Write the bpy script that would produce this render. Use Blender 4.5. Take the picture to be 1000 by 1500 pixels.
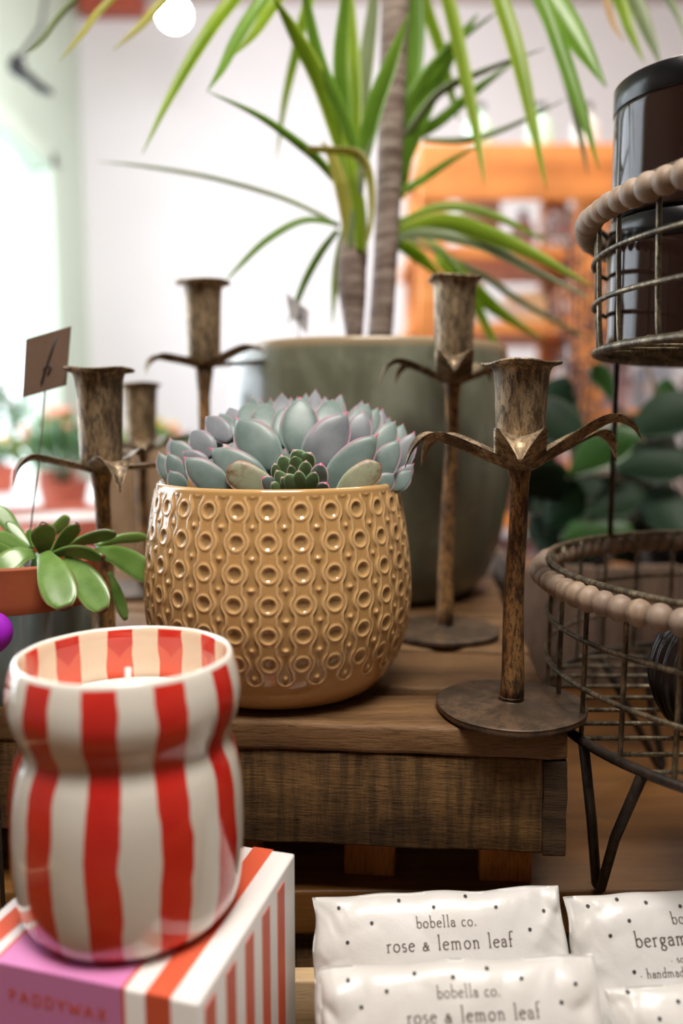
import bpy, bmesh, math, random
import numpy as np
from mathutils import Vector, Matrix, noise, Quaternion
PI = math.pi
random.seed(7)
SC = bpy.context.scene
for _o in list(bpy.data.objects): bpy.data.objects.remove(_o)

# ------------------------------------------------------------------ camera, world, lights, exposure
CZ = 1.2                       # camera height above the shop floor
PITCH = math.atan(135 / 1200)  # looking slightly down
cd = bpy.data.cameras.new('camera')
cam = bpy.data.objects.new('camera', cd)
SC.collection.objects.link(cam)
cam.location = (0, 0, CZ)
cam.rotation_euler = (PI / 2 - PITCH, 0, 0)
cd.sensor_fit = 'VERTICAL'; cd.sensor_height = 36; cd.sensor_width = 24
cd.lens = 28.8
cd.clip_start = 0.02
cd.dof.use_dof = True; cd.dof.focus_distance = 0.40; cd.dof.aperture_fstop = 3.3
SC.camera = cam

w = bpy.data.worlds.new('sky'); SC.world = w; w.use_nodes = True
w.node_tree.nodes['Background'].inputs[0].default_value = (0.86, 0.94, 1.0, 1)
w.node_tree.nodes['Background'].inputs[1].default_value = 3.0

SC.view_settings.view_transform = 'Standard'
SC.view_settings.look = 'None'
SC.view_settings.gamma = 1
SC.view_settings.use_curve_mapping = False
SC.view_settings.exposure = 0.2

def area(name, loc, target, sx, sy, power, col):
    l = bpy.data.lights.new(name, 'AREA'); l.shape = 'RECTANGLE'; l.size = sx; l.size_y = sy
    l.energy = power; l.color = col
    o = bpy.data.objects.new(name, l); SC.collection.objects.link(o)
    o.location = loc
    o.rotation_euler = (Vector(target) - Vector(loc)).to_track_quat('-Z', 'Y').to_euler()
    return o
area('window_daylight', (-1.02, 1.75, 1.6), (0.1, 1.0, 1.1), 2.2, 1.0, 15, (0.84, 0.92, 1.0))
area('ceiling_lamp_over_display', (0.05, 0.0, 2.35), (0.05, 0.42, 1.0), 0.55, 0.5, 24, (1.0, 0.94, 0.86))
area('ceiling_lamp_over_shelf', (0.7, 1.5, 2.65), (0.7, 2.3, 1.2), 0.5, 0.5, 15, (1.0, 0.86, 0.7))
area('ceiling_lamp_back_wall', (-0.2, 1.9, 2.3), (-0.3, 3.5, 1.25), 0.5, 0.4, 17, (0.95, 0.95, 1.0))

# ------------------------------------------------------------------ helpers
COL = SC.collection
def W(px, py, y):
    """world point seen at pixel (px,py) of the photograph at forward distance y (metres)"""
    u, v = (px - 500) / 1200, (750 - py) / 1200
    c, s = math.cos(PITCH), math.sin(PITCH)
    f, z = c + s * v, -s + c * v
    t = y / f
    return Vector((u * t, y, CZ + z * t))
def H(px, py, h):
    """world point seen at pixel (px,py) on the horizontal plane h below the camera"""
    p = W(px, py, 1.0); t = -h / (p.z - CZ)
    return Vector((p.x * t, p.y * t, CZ - h))
def pxs(px, y):      # a pixel length at distance y, in metres
    return px / 1200 * y

class MB:
    def __init__(s): s.v = []; s.f = []; s.uv = []
    def add(s, vs, fs, uvs=None):
        b = len(s.v); s.v += [tuple(x) for x in vs]; s.f += [tuple(i + b for i in f) for f in fs]
        s.uv += list(uvs) if uvs is not None else [(0, 0)] * len(vs)
        return s
ORG = {}
def obj(name, mb, mat, parent=None, smooth=True, label=None):
    me = bpy.data.meshes.new(name)
    org = ORG.get(parent.name, Vector((0, 0, 0))) if parent else Vector((0, 0, 0))
    vs = [(x - org.x, y - org.y, z - org.z) for x, y, z in mb.v]
    me.from_pydata(vs, [], mb.f)
    if any(u != (0, 0) for u in mb.uv[:50] + mb.uv[-50:]):
        ul = me.uv_layers.new(name='uv')
        li = np.empty(len(me.loops), dtype=np.int32); me.loops.foreach_get('vertex_index', li)
        ul.data.foreach_set('uv', np.array(mb.uv, dtype=np.float32)[li].ravel())
    if smooth: me.polygons.foreach_set('use_smooth', [True] * len(me.polygons))
    me.materials.append(mat)
    me.update()
    o = bpy.data.objects.new(name, me); COL.objects.link(o)
    if parent: o.parent = parent; ORG[o.name] = org
    else: ORG[o.name] = Vector((0, 0, 0))
    if label: o['label'] = label
    return o
def share(name, me, parent, loc, rot=None, scale=None):
    o = bpy.data.objects.new(name, me); COL.objects.link(o); o.parent = parent
    o.location = Vector(loc) - ORG.get(parent.name, Vector((0, 0, 0)))
    if rot is not None: o.rotation_euler = rot
    if scale is not None: o.scale = scale
    return o
def tag(o, label, cat, group=None):
    o['label'] = label; o['category'] = cat
    if group: o['group'] = group
    return o
def thing(name, loc, label, cat, group=None, rz=0):
    o = bpy.data.objects.new(name, None); COL.objects.link(o)
    o.empty_display_size = 0.02
    o.location = loc; o.rotation_euler = (0, 0, rz)
    ORG[o.name] = Vector(loc)
    return tag(o, label, cat, group)
def struct(name, mb, mat, parent=None, smooth=False):
    o = obj(name, mb, mat, parent, smooth); o['kind'] = 'structure'; return o

def cr(pts, n):     # Catmull-Rom resample of tuples
    P = [Vector(p) for p in pts]
    P = [P[0] * 2 - P[1]] + P + [P[-1] * 2 - P[-2]]
    out = []; m = len(P) - 3
    for i in range(n + 1):
        t = i / n * m; k = min(int(t), m - 1); t -= k
        a, b, c, d = P[k:k + 4]
        out.append(0.5 * ((2 * b) + (c - a) * t + (2 * a - 5 * b + 4 * c - d) * t * t + (3 * b - a - 3 * c + d) * t ** 3))
    return out
def lin(vals, t):
    m = len(vals) - 1; x = min(max(t, 0), 1) * m; k = min(int(x), m - 1) if m else 0
    return vals[k] + (vals[min(k + 1, m)] - vals[k]) * (x - k)

def tube(mb, pts, rad, n=8, cap=True, closed=False):
    P = [Vector(p) for p in pts]; N = len(P)
    R = rad if isinstance(rad, (list, tuple)) else [rad] * N
    if len(R) != N: R = [lin(R, i / (N - 1)) for i in range(N)]
    T = []
    for i in range(N):
        if closed: d = P[(i + 1) % N] - P[i - 1]
        else: d = P[min(i + 1, N - 1)] - P[max(i - 1, 0)]
        T.append(d.normalized())
    up = Vector((0, 0, 1)) if abs(T[0].z) < 0.9 else Vector((1, 0, 0))
    a = T[0].cross(up).normalized(); vs = []; uvs = []
    for i in range(N):
        a = (a - T[i] * a.dot(T[i])).normalized(); b = T[i].cross(a)
        for k in range(n):
            an = 2 * PI * k / n
            vs.append(P[i] + (a * math.cos(an) + b * math.sin(an)) * R[i]); uvs.append((k / n + .001, i / N))
    fs = []
    for i in range(N if closed else N - 1):
        j = (i + 1) % N
        for k in range(n):
            l = (k + 1) % n
            fs.append((i * n + k, i * n + l, j * n + l, j * n + k))
    if cap and not closed:
        fs.append(tuple(range(n))[::-1]); fs.append(tuple((N - 1) * n + k for k in range(n)))
    mb.add(vs, fs, uvs); return mb
def lathe(mb, c, prof, n=64, fr=None, closed=False):
    """prof: (r,z) from c; fr(angle, i)->(radius factor, dz)"""
    c = Vector(c); vs = []; uvs = []; m = len(prof)
    for i, (r, z) in enumerate(prof):
        for k in range(n):
            a = 2 * PI * k / n; q, dz = fr(a, i) if fr else (1, 0)
            vs.append((c.x + r * q * math.cos(a), c.y + r * q * math.sin(a), c.z + z + dz)); uvs.append((k / n, i / (m - 1)))
    fs = [(i * n + k, i * n + (k + 1) % n, (i + 1) * n + (k + 1) % n, (i + 1) * n + k) for i in range(m - 1) for k in range(n)]
    if prof[0][0] > 1e-6 and not closed: fs.append(tuple(range(n))[::-1])
    if prof[-1][0] > 1e-6 and not closed: fs.append(tuple((m - 1) * n + k for k in range(n)))
    mb.add(vs, fs, uvs); return mb
def smoothprof(pts, n=40):
    return [(max(p.x, 0), p.y) for p in cr([(r, z, 0) for r, z in pts], n)]
def box(mb, c, s, rz=0, bev=0.0, jit=0.0, rot=None, seg=1, seed=0):
    """bevelled box, centre c, full size s"""
    bm = bmesh.new(); bmesh.ops.create_cube(bm, size=1)
    for v in bm.verts: v.co = Vector((v.co.x * s[0], v.co.y * s[1], v.co.z * s[2]))
    if seg > 1:
        ax = max(range(3), key=lambda i: s[i])
        es = [e for e in bm.edges if abs((e.verts[0].co - e.verts[1].co)[ax]) > s[ax] * .9]
        bmesh.ops.subdivide_edges(bm, edges=es, cuts=seg, use_grid_fill=True)
    if bev: bmesh.ops.bevel(bm, geom=[e for e in bm.edges if e.is_manifold and e.calc_face_angle(0) > .5], offset=bev, segments=2, affect='EDGES', profile=.6)
    M = rot if rot is not None else Matrix.Rotation(rz, 3, 'Z')
    rnd = Vector((seed * 3.7, seed * 1.3, seed * 2.1))
    vs = []
    for v in bm.verts:
        p = v.co.copy()
        if jit: p += noise.noise_vector(p * 45 + rnd) * jit + noise.noise_vector(p * 160 + rnd) * jit * .35
        vs.append(M @ p + Vector(c))
    bm.verts.index_update()
    mb.add(vs, [tuple(v.index for v in f.verts) for f in bm.faces]); bm.free(); return mb
def blade(mb, pts, wid, side, thick=0.0012, fold=0.0, n=14, m=4, keel=0.0, power=1.0):
    """leaf: centre line pts, half widths wid (list over the length), side = hint vector for width direction;
    fold lifts the edges (channel), keel thickens the underside centre"""
    P = cr(pts, n); N = len(P); vs = []; uvs = []; fs = []
    side = Vector(side)
    for i in range(N):
        t = (P[min(i + 1, N - 1)] - P[max(i - 1, 0)]).normalized()
        s = (side - t * side.dot(t)).normalized(); up = s.cross(t).normalized()
        w_ = lin(wid, i / (N - 1)) ; endf = min(1, w_ / (max(wid) * .35 + 1e-9))
        for k in range(-m, m + 1):
            x = k / m
            vs.append(P[i] + s * (w_ * x) + up * (fold * w_ * abs(x) ** 1.6 + thick * endf * math.sqrt(max(0, 1 - x * x)) * .5)); uvs.append((x * .5 + .5, i / (N - 1)))
        for k in range(-m, m + 1):
            x = k / m
            vs.append(P[i] + s * (w_ * x) + up * (fold * w_ * abs(x) ** 1.6 - (thick * .5 + keel * w_) * endf * (1 - abs(x) ** 1.8))); uvs.append((x * .5 + .5, i / (N - 1)))
    q = 2 * m + 1
    for i in range(N - 1):
        for k in range(2 * m):
            a = i * 2 * q + k; b = a + 2 * q
            fs.append((a, a + 1, b + 1, b)); a += q; b += q; fs.append((a, b, b + 1, a + 1))
        for e0, e1 in ((0, q), (2 * m, q + 2 * m)):
            a, b = i * 2 * q + e0, i * 2 * q + e1
            fs.append((a, a + 2 * q, b + 2 * q, b) if e0 == 0 else (a, b, b + 2 * q, a + 2 * q))
    for i in (0, N - 1):
        for k in range(2 * m):
            a = i * 2 * q + k; fs.append((a, a + q, a + q + 1, a + 1) if i == 0 else (a, a + 1, a + q + 1, a + q))
    mb.add(vs, fs, uvs); return mb

# ------------------------------------------------------------------ materials
MATS = {}
class NT:
    def __init__(s, name):
        s.m = bpy.data.materials.new(name); s.m.use_nodes = True; s.t = s.m.node_tree; s.n = s.t.nodes; s.p = s.n['Principled BSDF']
    def new(s, t, **k):
        x = s.n.new(t)
        for a, b in k.items():
            if isinstance(a, str) and hasattr(x, a): setattr(x, a, b)
        return x
    def link(s, a, b): s.t.links.new(a, b)
    def coords(s, kind='Object', scale=(1, 1, 1)):
        tc = s.new('ShaderNodeTexCoord'); mp = s.new('ShaderNodeMapping'); mp.inputs['Scale'].default_value = scale
        s.link(tc.outputs[kind], mp.inputs[0]); return mp.outputs[0]
    def noise(s, vec, scale, detail=4, rough=.55, dist=0):
        x = s.new('ShaderNodeTexNoise'); s.link(vec, x.inputs['Vector'])
        x.inputs['Scale'].default_value = scale; x.inputs['Detail'].default_value = detail; x.inputs['Roughness'].default_value = rough; x.inputs['Distortion'].default_value = dist
        return x.outputs[0]
    def ramp(s, fac, stops, interp='LINEAR'):
        r = s.new('ShaderNodeValToRGB'); r.color_ramp.interpolation = interp
        e = r.color_ramp.elements
        while len(e) < len(stops): e.new(.5)
        for i, (p, c) in enumerate(stops):
            e[i].position = p; e[i].color = (c[0], c[1], c[2], 1) if isinstance(c, (tuple, list)) else (c, c, c, 1)
        s.link(fac, r.inputs[0]); return r.outputs[0]
    def mix(s, fac, a, b, bt='MIX'):
        x = s.new('ShaderNodeMix'); x.data_type = 'RGBA'; x.blend_type = bt
        for sock, v in ((x.inputs[0], fac), (x.inputs[6], a), (x.inputs[7], b)):
            if hasattr(v, 'links'): s.link(v, sock)
            elif isinstance(v, (tuple, list)): sock.default_value = (v[0], v[1], v[2], 1)
            else: sock.default_value = v
        return x.outputs[2]
    def math(s, op, a, b=0.0, c=None):
        x = s.new('ShaderNodeMath'); x.operation = op
        for i, v in enumerate((a, b) if c is None else (a, b, c)):
            if hasattr(v, 'links'): s.link(v, x.inputs[i])
            else: x.inputs[i].default_value = v
        return x.outputs[0]
    def bump(s, h, strength=.3, dist=.001):
        b = s.new('ShaderNodeBump'); b.inputs['Strength'].default_value = strength; b.inputs['Distance'].default_value = dist
        s.link(h, b.inputs['Height']); s.link(b.outputs[0], s.p.inputs['Normal'])
    def set(s, **k):
        nm = dict(col='Base Color', rough='Roughness', metal='Metallic', coat='Coat Weight', coatr='Coat Roughness', trans='Transmission Weight', ior='IOR', sss='Subsurface Weight', emc='Emission Color', ems='Emission Strength', spec='Specular IOR Level', sheen='Sheen Weight')
        for a, v in k.items():
            i = s.p.inputs[nm[a]]
            if hasattr(v, 'links'): s.link(v, i)
            elif isinstance(v, (tuple, list)): i.default_value = (v[0], v[1], v[2], 1)
            else: i.default_value = v
        return s
def plain(name, col, rough=.6, var=.12, scale=30, **k):
    if name in MATS: return MATS[name]
    t = NT(name); n = t.noise(t.coords(), scale)
    dark = tuple(c * (1 - var) for c in col); lite = tuple(min(1, c * (1 + var)) for c in col)
    t.set(col=t.ramp(n, [(.3, dark), (.7, lite)]), rough=rough, **k); MATS[name] = t.m; return t.m
def wood(name, dark, mid, lite, axis=0, rough=.6, scale=1.0, bump=.5, saw=0.0, soft=1.0):
    t = NT(name)
    sc = [60 * scale] * 3; sc[axis] = 3.5 * scale
    v = t.coords('Object', tuple(sc)); a = t.noise(v, 1.0, 6, .6, .4)
    sc2 = [1100 * scale] * 3; sc2[axis] = 75 * scale
    b = t.noise(t.coords('Object', tuple(sc2)), 1.0, 5, .7)
    c = t.noise(t.coords('Object', (9, 9, 9)), 1.0, 3)
    col = t.ramp(a, [(.25, dark), (.5, mid), (.75, lite)])
    fine = t.ramp(b, [(.38, .25), (.5, 1)])
    col = t.mix(.6 * soft, col, fine, 'MULTIPLY')
    col = t.mix(.5, col, t.ramp(c, [(.3, .5), (.7, 1.25)]), 'MULTIPLY')
    hgt = t.math('ADD', a, t.math('MULTIPLY', b, .7))
    if saw:
        sv = [30, 30, 30]; sv[axis] = 260
        s_ = t.noise(t.coords('Object', tuple(sv)), 1.0, 3, .6)
        col = t.mix(saw, col, t.ramp(s_, [(.38, .35), (.6, 1.1)]), 'MULTIPLY')
        hgt = t.math('ADD', hgt, t.math('MULTIPLY', s_, .6))
    t.set(col=col, rough=rough, spec=.25); t.bump(hgt, bump, .0012); MATS[name] = t.m; return t.m

M_top = wood('weathered_top_board_wood', (.07, .034, .013), (.19, .10, .042), (.32, .19, .088), 0, .5, bump=.5, soft=.9)
M_apron = wood('rough_sawn_dark_wood', (.045, .023, .008), (.145, .075, .026), (.26, .145, .052), 0, .7, bump=.9, saw=.7)
M_end = wood('dark_end_grain_wood', (.018, .010, .005), (.055, .031, .015), (.12, .07, .034), 0, .85, 1.4, bump=1)
M_leg = wood('orange_brown_wood', (.25, .09, .02), (.46, .18, .04), (.62, .27, .07), 2, .5)
M_pine = wood('pale_pine_wood', (.42, .27, .13), (.62, .43, .24), (.74, .55, .34), 0, .6, bump=.25, soft=.4)
M_tbl = wood('varnished_brown_table_wood', (.05, .02, .005), (.17, .072, .018), (.29, .135, .036), 0, .38, .55, bump=.15, soft=.4)
M_tan = wood('tan_box_wood', (.2, .12, .07), (.34, .22, .13), (.46, .32, .2), 2, .7, .6)
M_greyw = wood('grey_brown_board_wood', (.07, .045, .03), (.16, .105, .075), (.26, .18, .14), 2, .75, .6)
M_orange = wood('orange_pine_shelf_wood', (.5, .17, .045), (.68, .25, .07), (.8, .34, .11), 0, .5, .4, bump=.1, soft=.2)

def metal(name, base, rust, dark, metal_=.75, rough=.42, sc=1.0):
    t = NT(name); v = t.coords('Object', (1, 1, .3))
    a = t.noise(v, 120 * sc, 8, .75); b = t.noise(v, 420 * sc, 6, .75, .3); c = t.noise(v, 60 * sc, 8, .75)
    col = t.mix(t.ramp(a, [(.4, 0), (.62, 1)]), base, rust)
    col = t.mix(t.ramp(b, [(.48, 0), (.58, .9)]), col, dark)
    col = t.mix(t.ramp(c, [(.47, 0), (.58, .8)]), col, dark)
    t.set(col=col, metal=t.ramp(b, [(.45, metal_), (.6, metal_ * .35)]), rough=t.ramp(a, [(.3, rough - .1), (.7, rough + .18)]))
    t.bump(t.math('ADD', a, b), .35, .0005); MATS[name] = t.m; return t.m
M_brass = metal('aged_brass_metal', (.46, .35, .22), (.27, .175, .09), (.05, .034, .02), .7, .42, 1.0)
M_stem = metal('rusty_stem_metal', (.44, .24, .09), (.27, .135, .05), (.025, .016, .011), .5, .48, 1.5)
M_base = metal('brown_base_metal', (.13, .082, .05), (.10, .062, .036), (.04, .027, .017), .3, .42, .45)
M_wire = metal('antique_brass_wire', (.3, .25, .16), (.16, .12, .07), (.05, .04, .03), .8, .38, 1.4)
M_black = metal('blackened_steel', (.06, .045, .035), (.05, .035, .025), (.015, .012, .01), .6, .4)

t = NT('natural_wood_bead'); a = t.noise(t.coords('Object', (60, 60, 500)), 1, 4); oi = t.new('ShaderNodeObjectInfo')
c = t.ramp(a, [(.3, (.19, .125, .08)), (.7, (.36, .26, .18))])
c = t.mix(t.math('MULTIPLY', oi.outputs['Random'], .55), c, (.3, .24, .2)); c = t.mix(t.math('MULTIPLY', oi.outputs['Random'], .3), c, (.14, .08, .05))
t.set(col=c, rough=.55); t.bump(a, .3, .0004); M_bead = t.m

# yellow glaze
t = NT('mustard_crackle_glaze'); v = t.coords('Object')
g = t.new('ShaderNodeNewGeometry'); pt = t.ramp(g.outputs['Pointiness'], [(.44, 0), (.56, 1)])
n = t.noise(v, 30, 4); vo = t.new('ShaderNodeTexVoronoi', feature='DISTANCE_TO_EDGE'); vo.inputs['Scale'].default_value = 170; t.link(t.coords('Object', (1, 1, .7)), vo.inputs[0])
base = t.ramp(n, [(.3, (.52, .27, .085)), (.7, (.62, .34, .12))])
col = t.mix(pt, (.36, .2, .065), base); 
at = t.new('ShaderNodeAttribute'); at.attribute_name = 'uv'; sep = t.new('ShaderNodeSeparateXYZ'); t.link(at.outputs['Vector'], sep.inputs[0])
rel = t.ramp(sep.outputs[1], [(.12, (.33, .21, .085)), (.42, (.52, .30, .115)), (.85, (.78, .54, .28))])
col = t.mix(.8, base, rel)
col = t.mix(t.ramp(vo.outputs[0], [(0, .25), (.03, 0)]), col, (.3, .15, .05))
t.set(col=col, rough=.16, coat=.6, coatr=.06, sss=.0); M_glaze = t.m
M_glazeplain = plain('mustard_glaze_plain', (.56, .33, .125), .14, .08, 30, coat=.7, coatr=.05)

# grey-green planter
t = NT('grey_green_reactive_glaze'); v = t.coords('Object', (1, 1, .25)); n = t.noise(v, 22, 6, .6, .5); n2 = t.noise(t.coords(), 60, 5)
sp = t.new('ShaderNodeSeparateXYZ'); t.link(t.coords('Object'), sp.inputs[0])
col = t.ramp(n, [(.3, (.065, .07, .042)), (.5, (.115, .12, .08)), (.7, (.185, .195, .145))])
col = t.mix(t.ramp(sp.outputs[2], [(.203, 0), (.21, 1)]), col, (.36, .26, .15))
col = t.mix(t.ramp(n2, [(.55, 0), (.8, .35)]), col, (.33, .36, .30))
t.set(col=col, rough=.32, coat=.3); t.bump(n2, .15, .001); M_planter = t.m

# striped candle
t = NT('red_and_cream_striped_glaze'); uvn = t.new('ShaderNodeUVMap'); uvn.uv_map = 'uv'; s3 = t.new('ShaderNodeSeparateXYZ'); t.link(uvn.outputs[0], s3.inputs[0])
u, vv = s3.outputs[0], s3.outputs[1]
nz = t.noise(t.coords('Object', (1, 1, 1)), 40, 2)
ph = t.math('ADD', t.math('MULTIPLY', u, 11.0), t.math('MULTIPLY', t.math('SUBTRACT', nz, .5), .22))
fr_ = t.math('FRACT', t.math('ADD', ph, .17)); dd = t.math('ABSOLUTE', t.math('SUBTRACT', fr_, .5))
stripe = t.ramp(dd, [(.235, 1), (.25, 0)])
vj = t.math('ADD', vv, t.math('MULTIPLY', t.math('SUBTRACT', nz, .5), .01))
outm = t.ramp(vj, [(.0, 1), (.675, 1), (.68, 0), (.768, 0), (.773, 1)])
mask = t.math('MULTIPLY', stripe, outm)
red = t.mix(t.ramp(nz, [(.35, 0), (.65, 1)]), (.56, .018, .012), (.66, .035, .02))
inn = t.ramp(t.math('SUBTRACT', vv, t.math('MULTIPLY', dd, -.16)), [(.875, 0), (.885, 1)])
red = t.mix(t.math('MULTIPLY', inn, .7), red, (.80, .13, .06))
cream = t.mix(t.math('GREATER_THAN', vv, .76), (.72, .68, .60), (.80, .66, .5))
cream = t.mix(t.ramp(vv, [(.68, 0), (.7, 1), (.75, 1), (.77, 0)]), cream, (.86, .83, .77))
t.set(col=t.mix(mask, cream, red), rough=.14, coat=.8, coatr=.05); M_candle = t.m
M_wax = plain('cream_wax', (.85, .8, .7), .45, .03, 20, sss=.15)
M_wick = plain('white_cotton_wick', (.9, .88, .84), .9, .05, 400)

# succulent (powdery) with pink margins
def succ(name, base, lite, edge, tipc, rough=.5, ew=.08, coat=0.0, brown=0.0, ts=(.78, .93)):
    t = NT(name); uvn = t.new('ShaderNodeUVMap'); uvn.uv_map = 'uv'; s3 = t.new('ShaderNodeSeparateXYZ'); t.link(uvn.outputs[0], s3.inputs[0])
    u, v = s3.outputs[0], s3.outputs[1]
    n = t.noise(t.coords('Object'), 60, 4); n2 = t.noise(t.coords('Object'), 220, 5, .7)
    e = t.math('ABSOLUTE', t.math('SUBTRACT', u, .5))
    col = t.ramp(n, [(.35, base), (.65, lite)])
    em = t.ramp(e, [(.5 - ew * 1.8, 0), (.5 - ew * .25, 1)])
    em = t.math('MULTIPLY', em, t.ramp(v, [(.25, 0), (.7, 1)]))
    col = t.mix(em, col, edge)
    col = t.mix(t.ramp(v, [(ts[0], 0), (ts[1], 1)]), col, tipc)
    if brown: col = t.mix(t.math('MULTIPLY', t.ramp(n2, [(.45, 0), (.6, 1)]), t.ramp(v, [(.3, 0), (.75, brown)])), col, (.16, .07, .03))
    t.set(col=col, rough=rough, coat=coat, coatr=.15, sss=.0); t.bump(n2, .08, .0005); return t.m
M_ech = succ('powdery_grey_green_leaf', (.11, .165, .15), (.19, .25, .235), (.55, .22, .30), (.62, .10, .20), .42, .06)
M_ech2 = succ('lilac_grey_leaf', (.145, .165, .18), (.225, .24, .265), (.5, .26, .35), (.62, .12, .22), .42, .09)
M_echb = succ('browned_succulent_leaf', (.22, .24, .15), (.32, .33, .22), (.5, .25, .18), (.3, .12, .07), .45, .08, 0, .9)
M_echg = succ('young_green_leaf', (.08, .17, .07), (.16, .27, .13), (.24, .3, .2), (.45, .25, .25), .4, .06)
M_jade = succ('glossy_green_leaf', (.09, .19, .03), (.17, .30, .075), (.12, .05, .03), (.13, .05, .03), .34, .035, .15, ts=(.955, .995))

def leafmat(name, a, b, trans=.35, rough=.4, edge=None):
    t = NT(name); uvn = t.new('ShaderNodeUVMap'); uvn.uv_map = 'uv'; s3 = t.new('ShaderNodeSeparateXYZ'); t.link(uvn.outputs[0], s3.inputs[0])
    n = t.noise(t.coords('Object'), 14, 3)
    col = t.ramp(n, [(.3, a), (.7, b)])
    st = t.math('SINE', t.math('MULTIPLY', s3.outputs[0], 60)); col = t.mix(t.math('MULTIPLY', t.math('ADD', st, 1), .08), col, (.03, .06, .01))
    if edge: col = t.mix(t.ramp(t.math('ABSOLUTE', t.math('SUBTRACT', s3.outputs[0], .5)), [(.36, 0), (.48, .8)]), col, edge)
    tr = t.new('ShaderNodeBsdfTranslucent'); t.link(col, tr.inputs[0])
    ms = t.new('ShaderNodeMixShader'); ms.inputs[0].default_value = trans
    t.set(col=col, rough=rough); t.link(t.p.outputs[0], ms.inputs[1]); t.link(tr.outputs[0], ms.inputs[2])
    t.link(ms.outputs[0], t.n['Material Output'].inputs[0]); return t.m
M_drac = leafmat('bright_green_strap_leaf', (.24, .38, .02), (.40, .54, .045), .5, .35, (.42, .5, .08))
M_drac2 = leafmat('deep_green_strap_leaf', (.13, .28, .02), (.24, .42, .05), .42, .3)
M_drac3 = leafmat('yellowing_strap_leaf', (.42, .42, .06), (.55, .5, .12), .45, .4, (.4, .3, .1))
M_dracw = leafmat('pale_olive_strap_leaf', (.2, .26, .12), (.3, .36, .18), .35, .4)
M_dry = leafmat('dry_brown_leaf', (.35, .2, .08), (.5, .33, .16), .3, .6)
M_rub = leafmat('dark_glossy_leaf', (.004, .013, .006), (.008, .03, .012), .03, .55); M_rub.node_tree.nodes['Principled BSDF'].inputs['Specular IOR Level'].default_value = .25
M_rub2 = leafmat('mid_green_leaf', (.015, .055, .01), (.035, .10, .02), .1, .38)
M_pine_n = leafmat('dark_needle_leaf', (.01, .03, .015), (.03, .06, .03), .1, .6)
t = NT('ringed_grey_bark'); v = t.coords('Object', (20, 20, 160)); a = t.noise(v, 1, 4); b = t.noise(t.coords(), 120, 4)
t.set(col=t.mix(t.ramp(a, [(.4, 0), (.62, 1)]), (.13, .085, .065), (.27, .21, .17)), rough=.75); t.bump(t.math('ADD', a, b), .8, .002); M_bark = t.m
M_soil = plain('dark_soil', (.035, .022, .015), .95, .5, 200)

# box stripes : object coordinates in a rotated local frame set through uv (metres)
def stripes(name, period, duty, phase, c1, c2, soft=.01):
    t = NT(name); uvn = t.new('ShaderNodeUVMap'); uvn.uv_map = 'uv'; s3 = t.new('ShaderNodeSeparateXYZ'); t.link(uvn.outputs[0], s3.inputs[0])
    f = t.math('FRACT', t.math('ADD', t.math('DIVIDE', s3.outputs[0], period), phase))
    t.set(col=t.mix(t.ramp(f, [(0, 1), (duty, 1), (duty + soft, 0), (1 - soft, 0)], 'LINEAR'), c2, c1), rough=.45); return t.m
BOXRED, BOXWHITE, BOXPINK = (.72, .12, .055), (.83, .80, .78), (.68, .25, .52)
M_boxpink = plain('orchid_pink_card', BOXPINK, .45, .02, 10)
M_boxred = plain('coral_red_print', BOXRED, .45, .03, 20)
M_boxwhite = plain('white_card', BOXWHITE, .45, .02, 20)

t = NT('white_glassine_wrapper'); n = t.noise(t.coords(), 45, 5, .6, .3); n2 = t.noise(t.coords(), 14, 3)
t.set(col=t.ramp(n2, [(.3, (.74, .725, .70)), (.7, (.81, .80, .79))]), rough=.4, sss=.0, coat=.15); t.bump(n, .4, .002)
tr = t.new('ShaderNodeBsdfTranslucent'); tr.inputs[0].default_value = (.9, .82, .7, 1); ms = t.new('ShaderNodeMixShader'); ms.inputs[0].default_value = .18
t.link(t.p.outputs[0], ms.inputs[1]); t.link(tr.outputs[0], ms.inputs[2]); t.link(ms.outputs[0], t.n['Material Output'].inputs[0]); M_wrap = t.m
M_ink = plain('brown_ink', (.09, .055, .04), .6, .1, 100)
M_inkb = plain('dark_ink', (.03, .025, .025), .6, .1, 100)

M_wall = plain('white_painted_plaster', (.82, .81, .84), .8, .02, 3)
M_taupe = plain('taupe_unseen_dark_wall', (.30, .24, .20), .8, .05, 3)  # unseen walls, colour darkened to dim bounce light and jar reflections
M_cream = plain('cream_painted_plaster', (.84, .80, .77), .8, .02, 3)
M_frame = plain('pale_green_painted_frame', (.62, .74, .62), .5, .03, 5)
M_ceil = plain('rose_grey_ceiling', (.55, .45, .42), .85, .04, 3)
M_terra = plain('terracotta_clay', (.36, .085, .025), .65, .12, 40)
M_terra_red = plain('red_clay', (.42, .085, .045), .5, .1, 20)
M_teal = plain('grey_teal_glaze', (.13, .19, .19), .12, .08, 20, coat=.8, coatr=.04)
M_floor = wood('shop_floor_boards', (.12, .08, .05), (.22, .15, .1), (.3, .22, .15), 1, .5, .3)
M_card = plain('brown_kraft_card', (.15, .09, .06), .8, .1, 60)
M_cardg = plain('grey_price_card', (.34, .33, .33), .7, .25, 80)
M_purple = plain('violet_felt', (.35, .01, .55), .5, .08, 60)
t = NT('dark_amber_glass'); t.set(col=(.018, .008, .006), rough=.07, spec=.45); M_glass = t.m
M_lid = plain('black_gloss_lid', (.006, .006, .007), .22, .1, 20, spec=.4)
M_rib = plain('black_brown_ribbed_glass', (.008, .005, .004), .28, .1, 20)
M_white = plain('white_glazed_china', (.8, .8, .8), .3, .02, 10)

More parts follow.
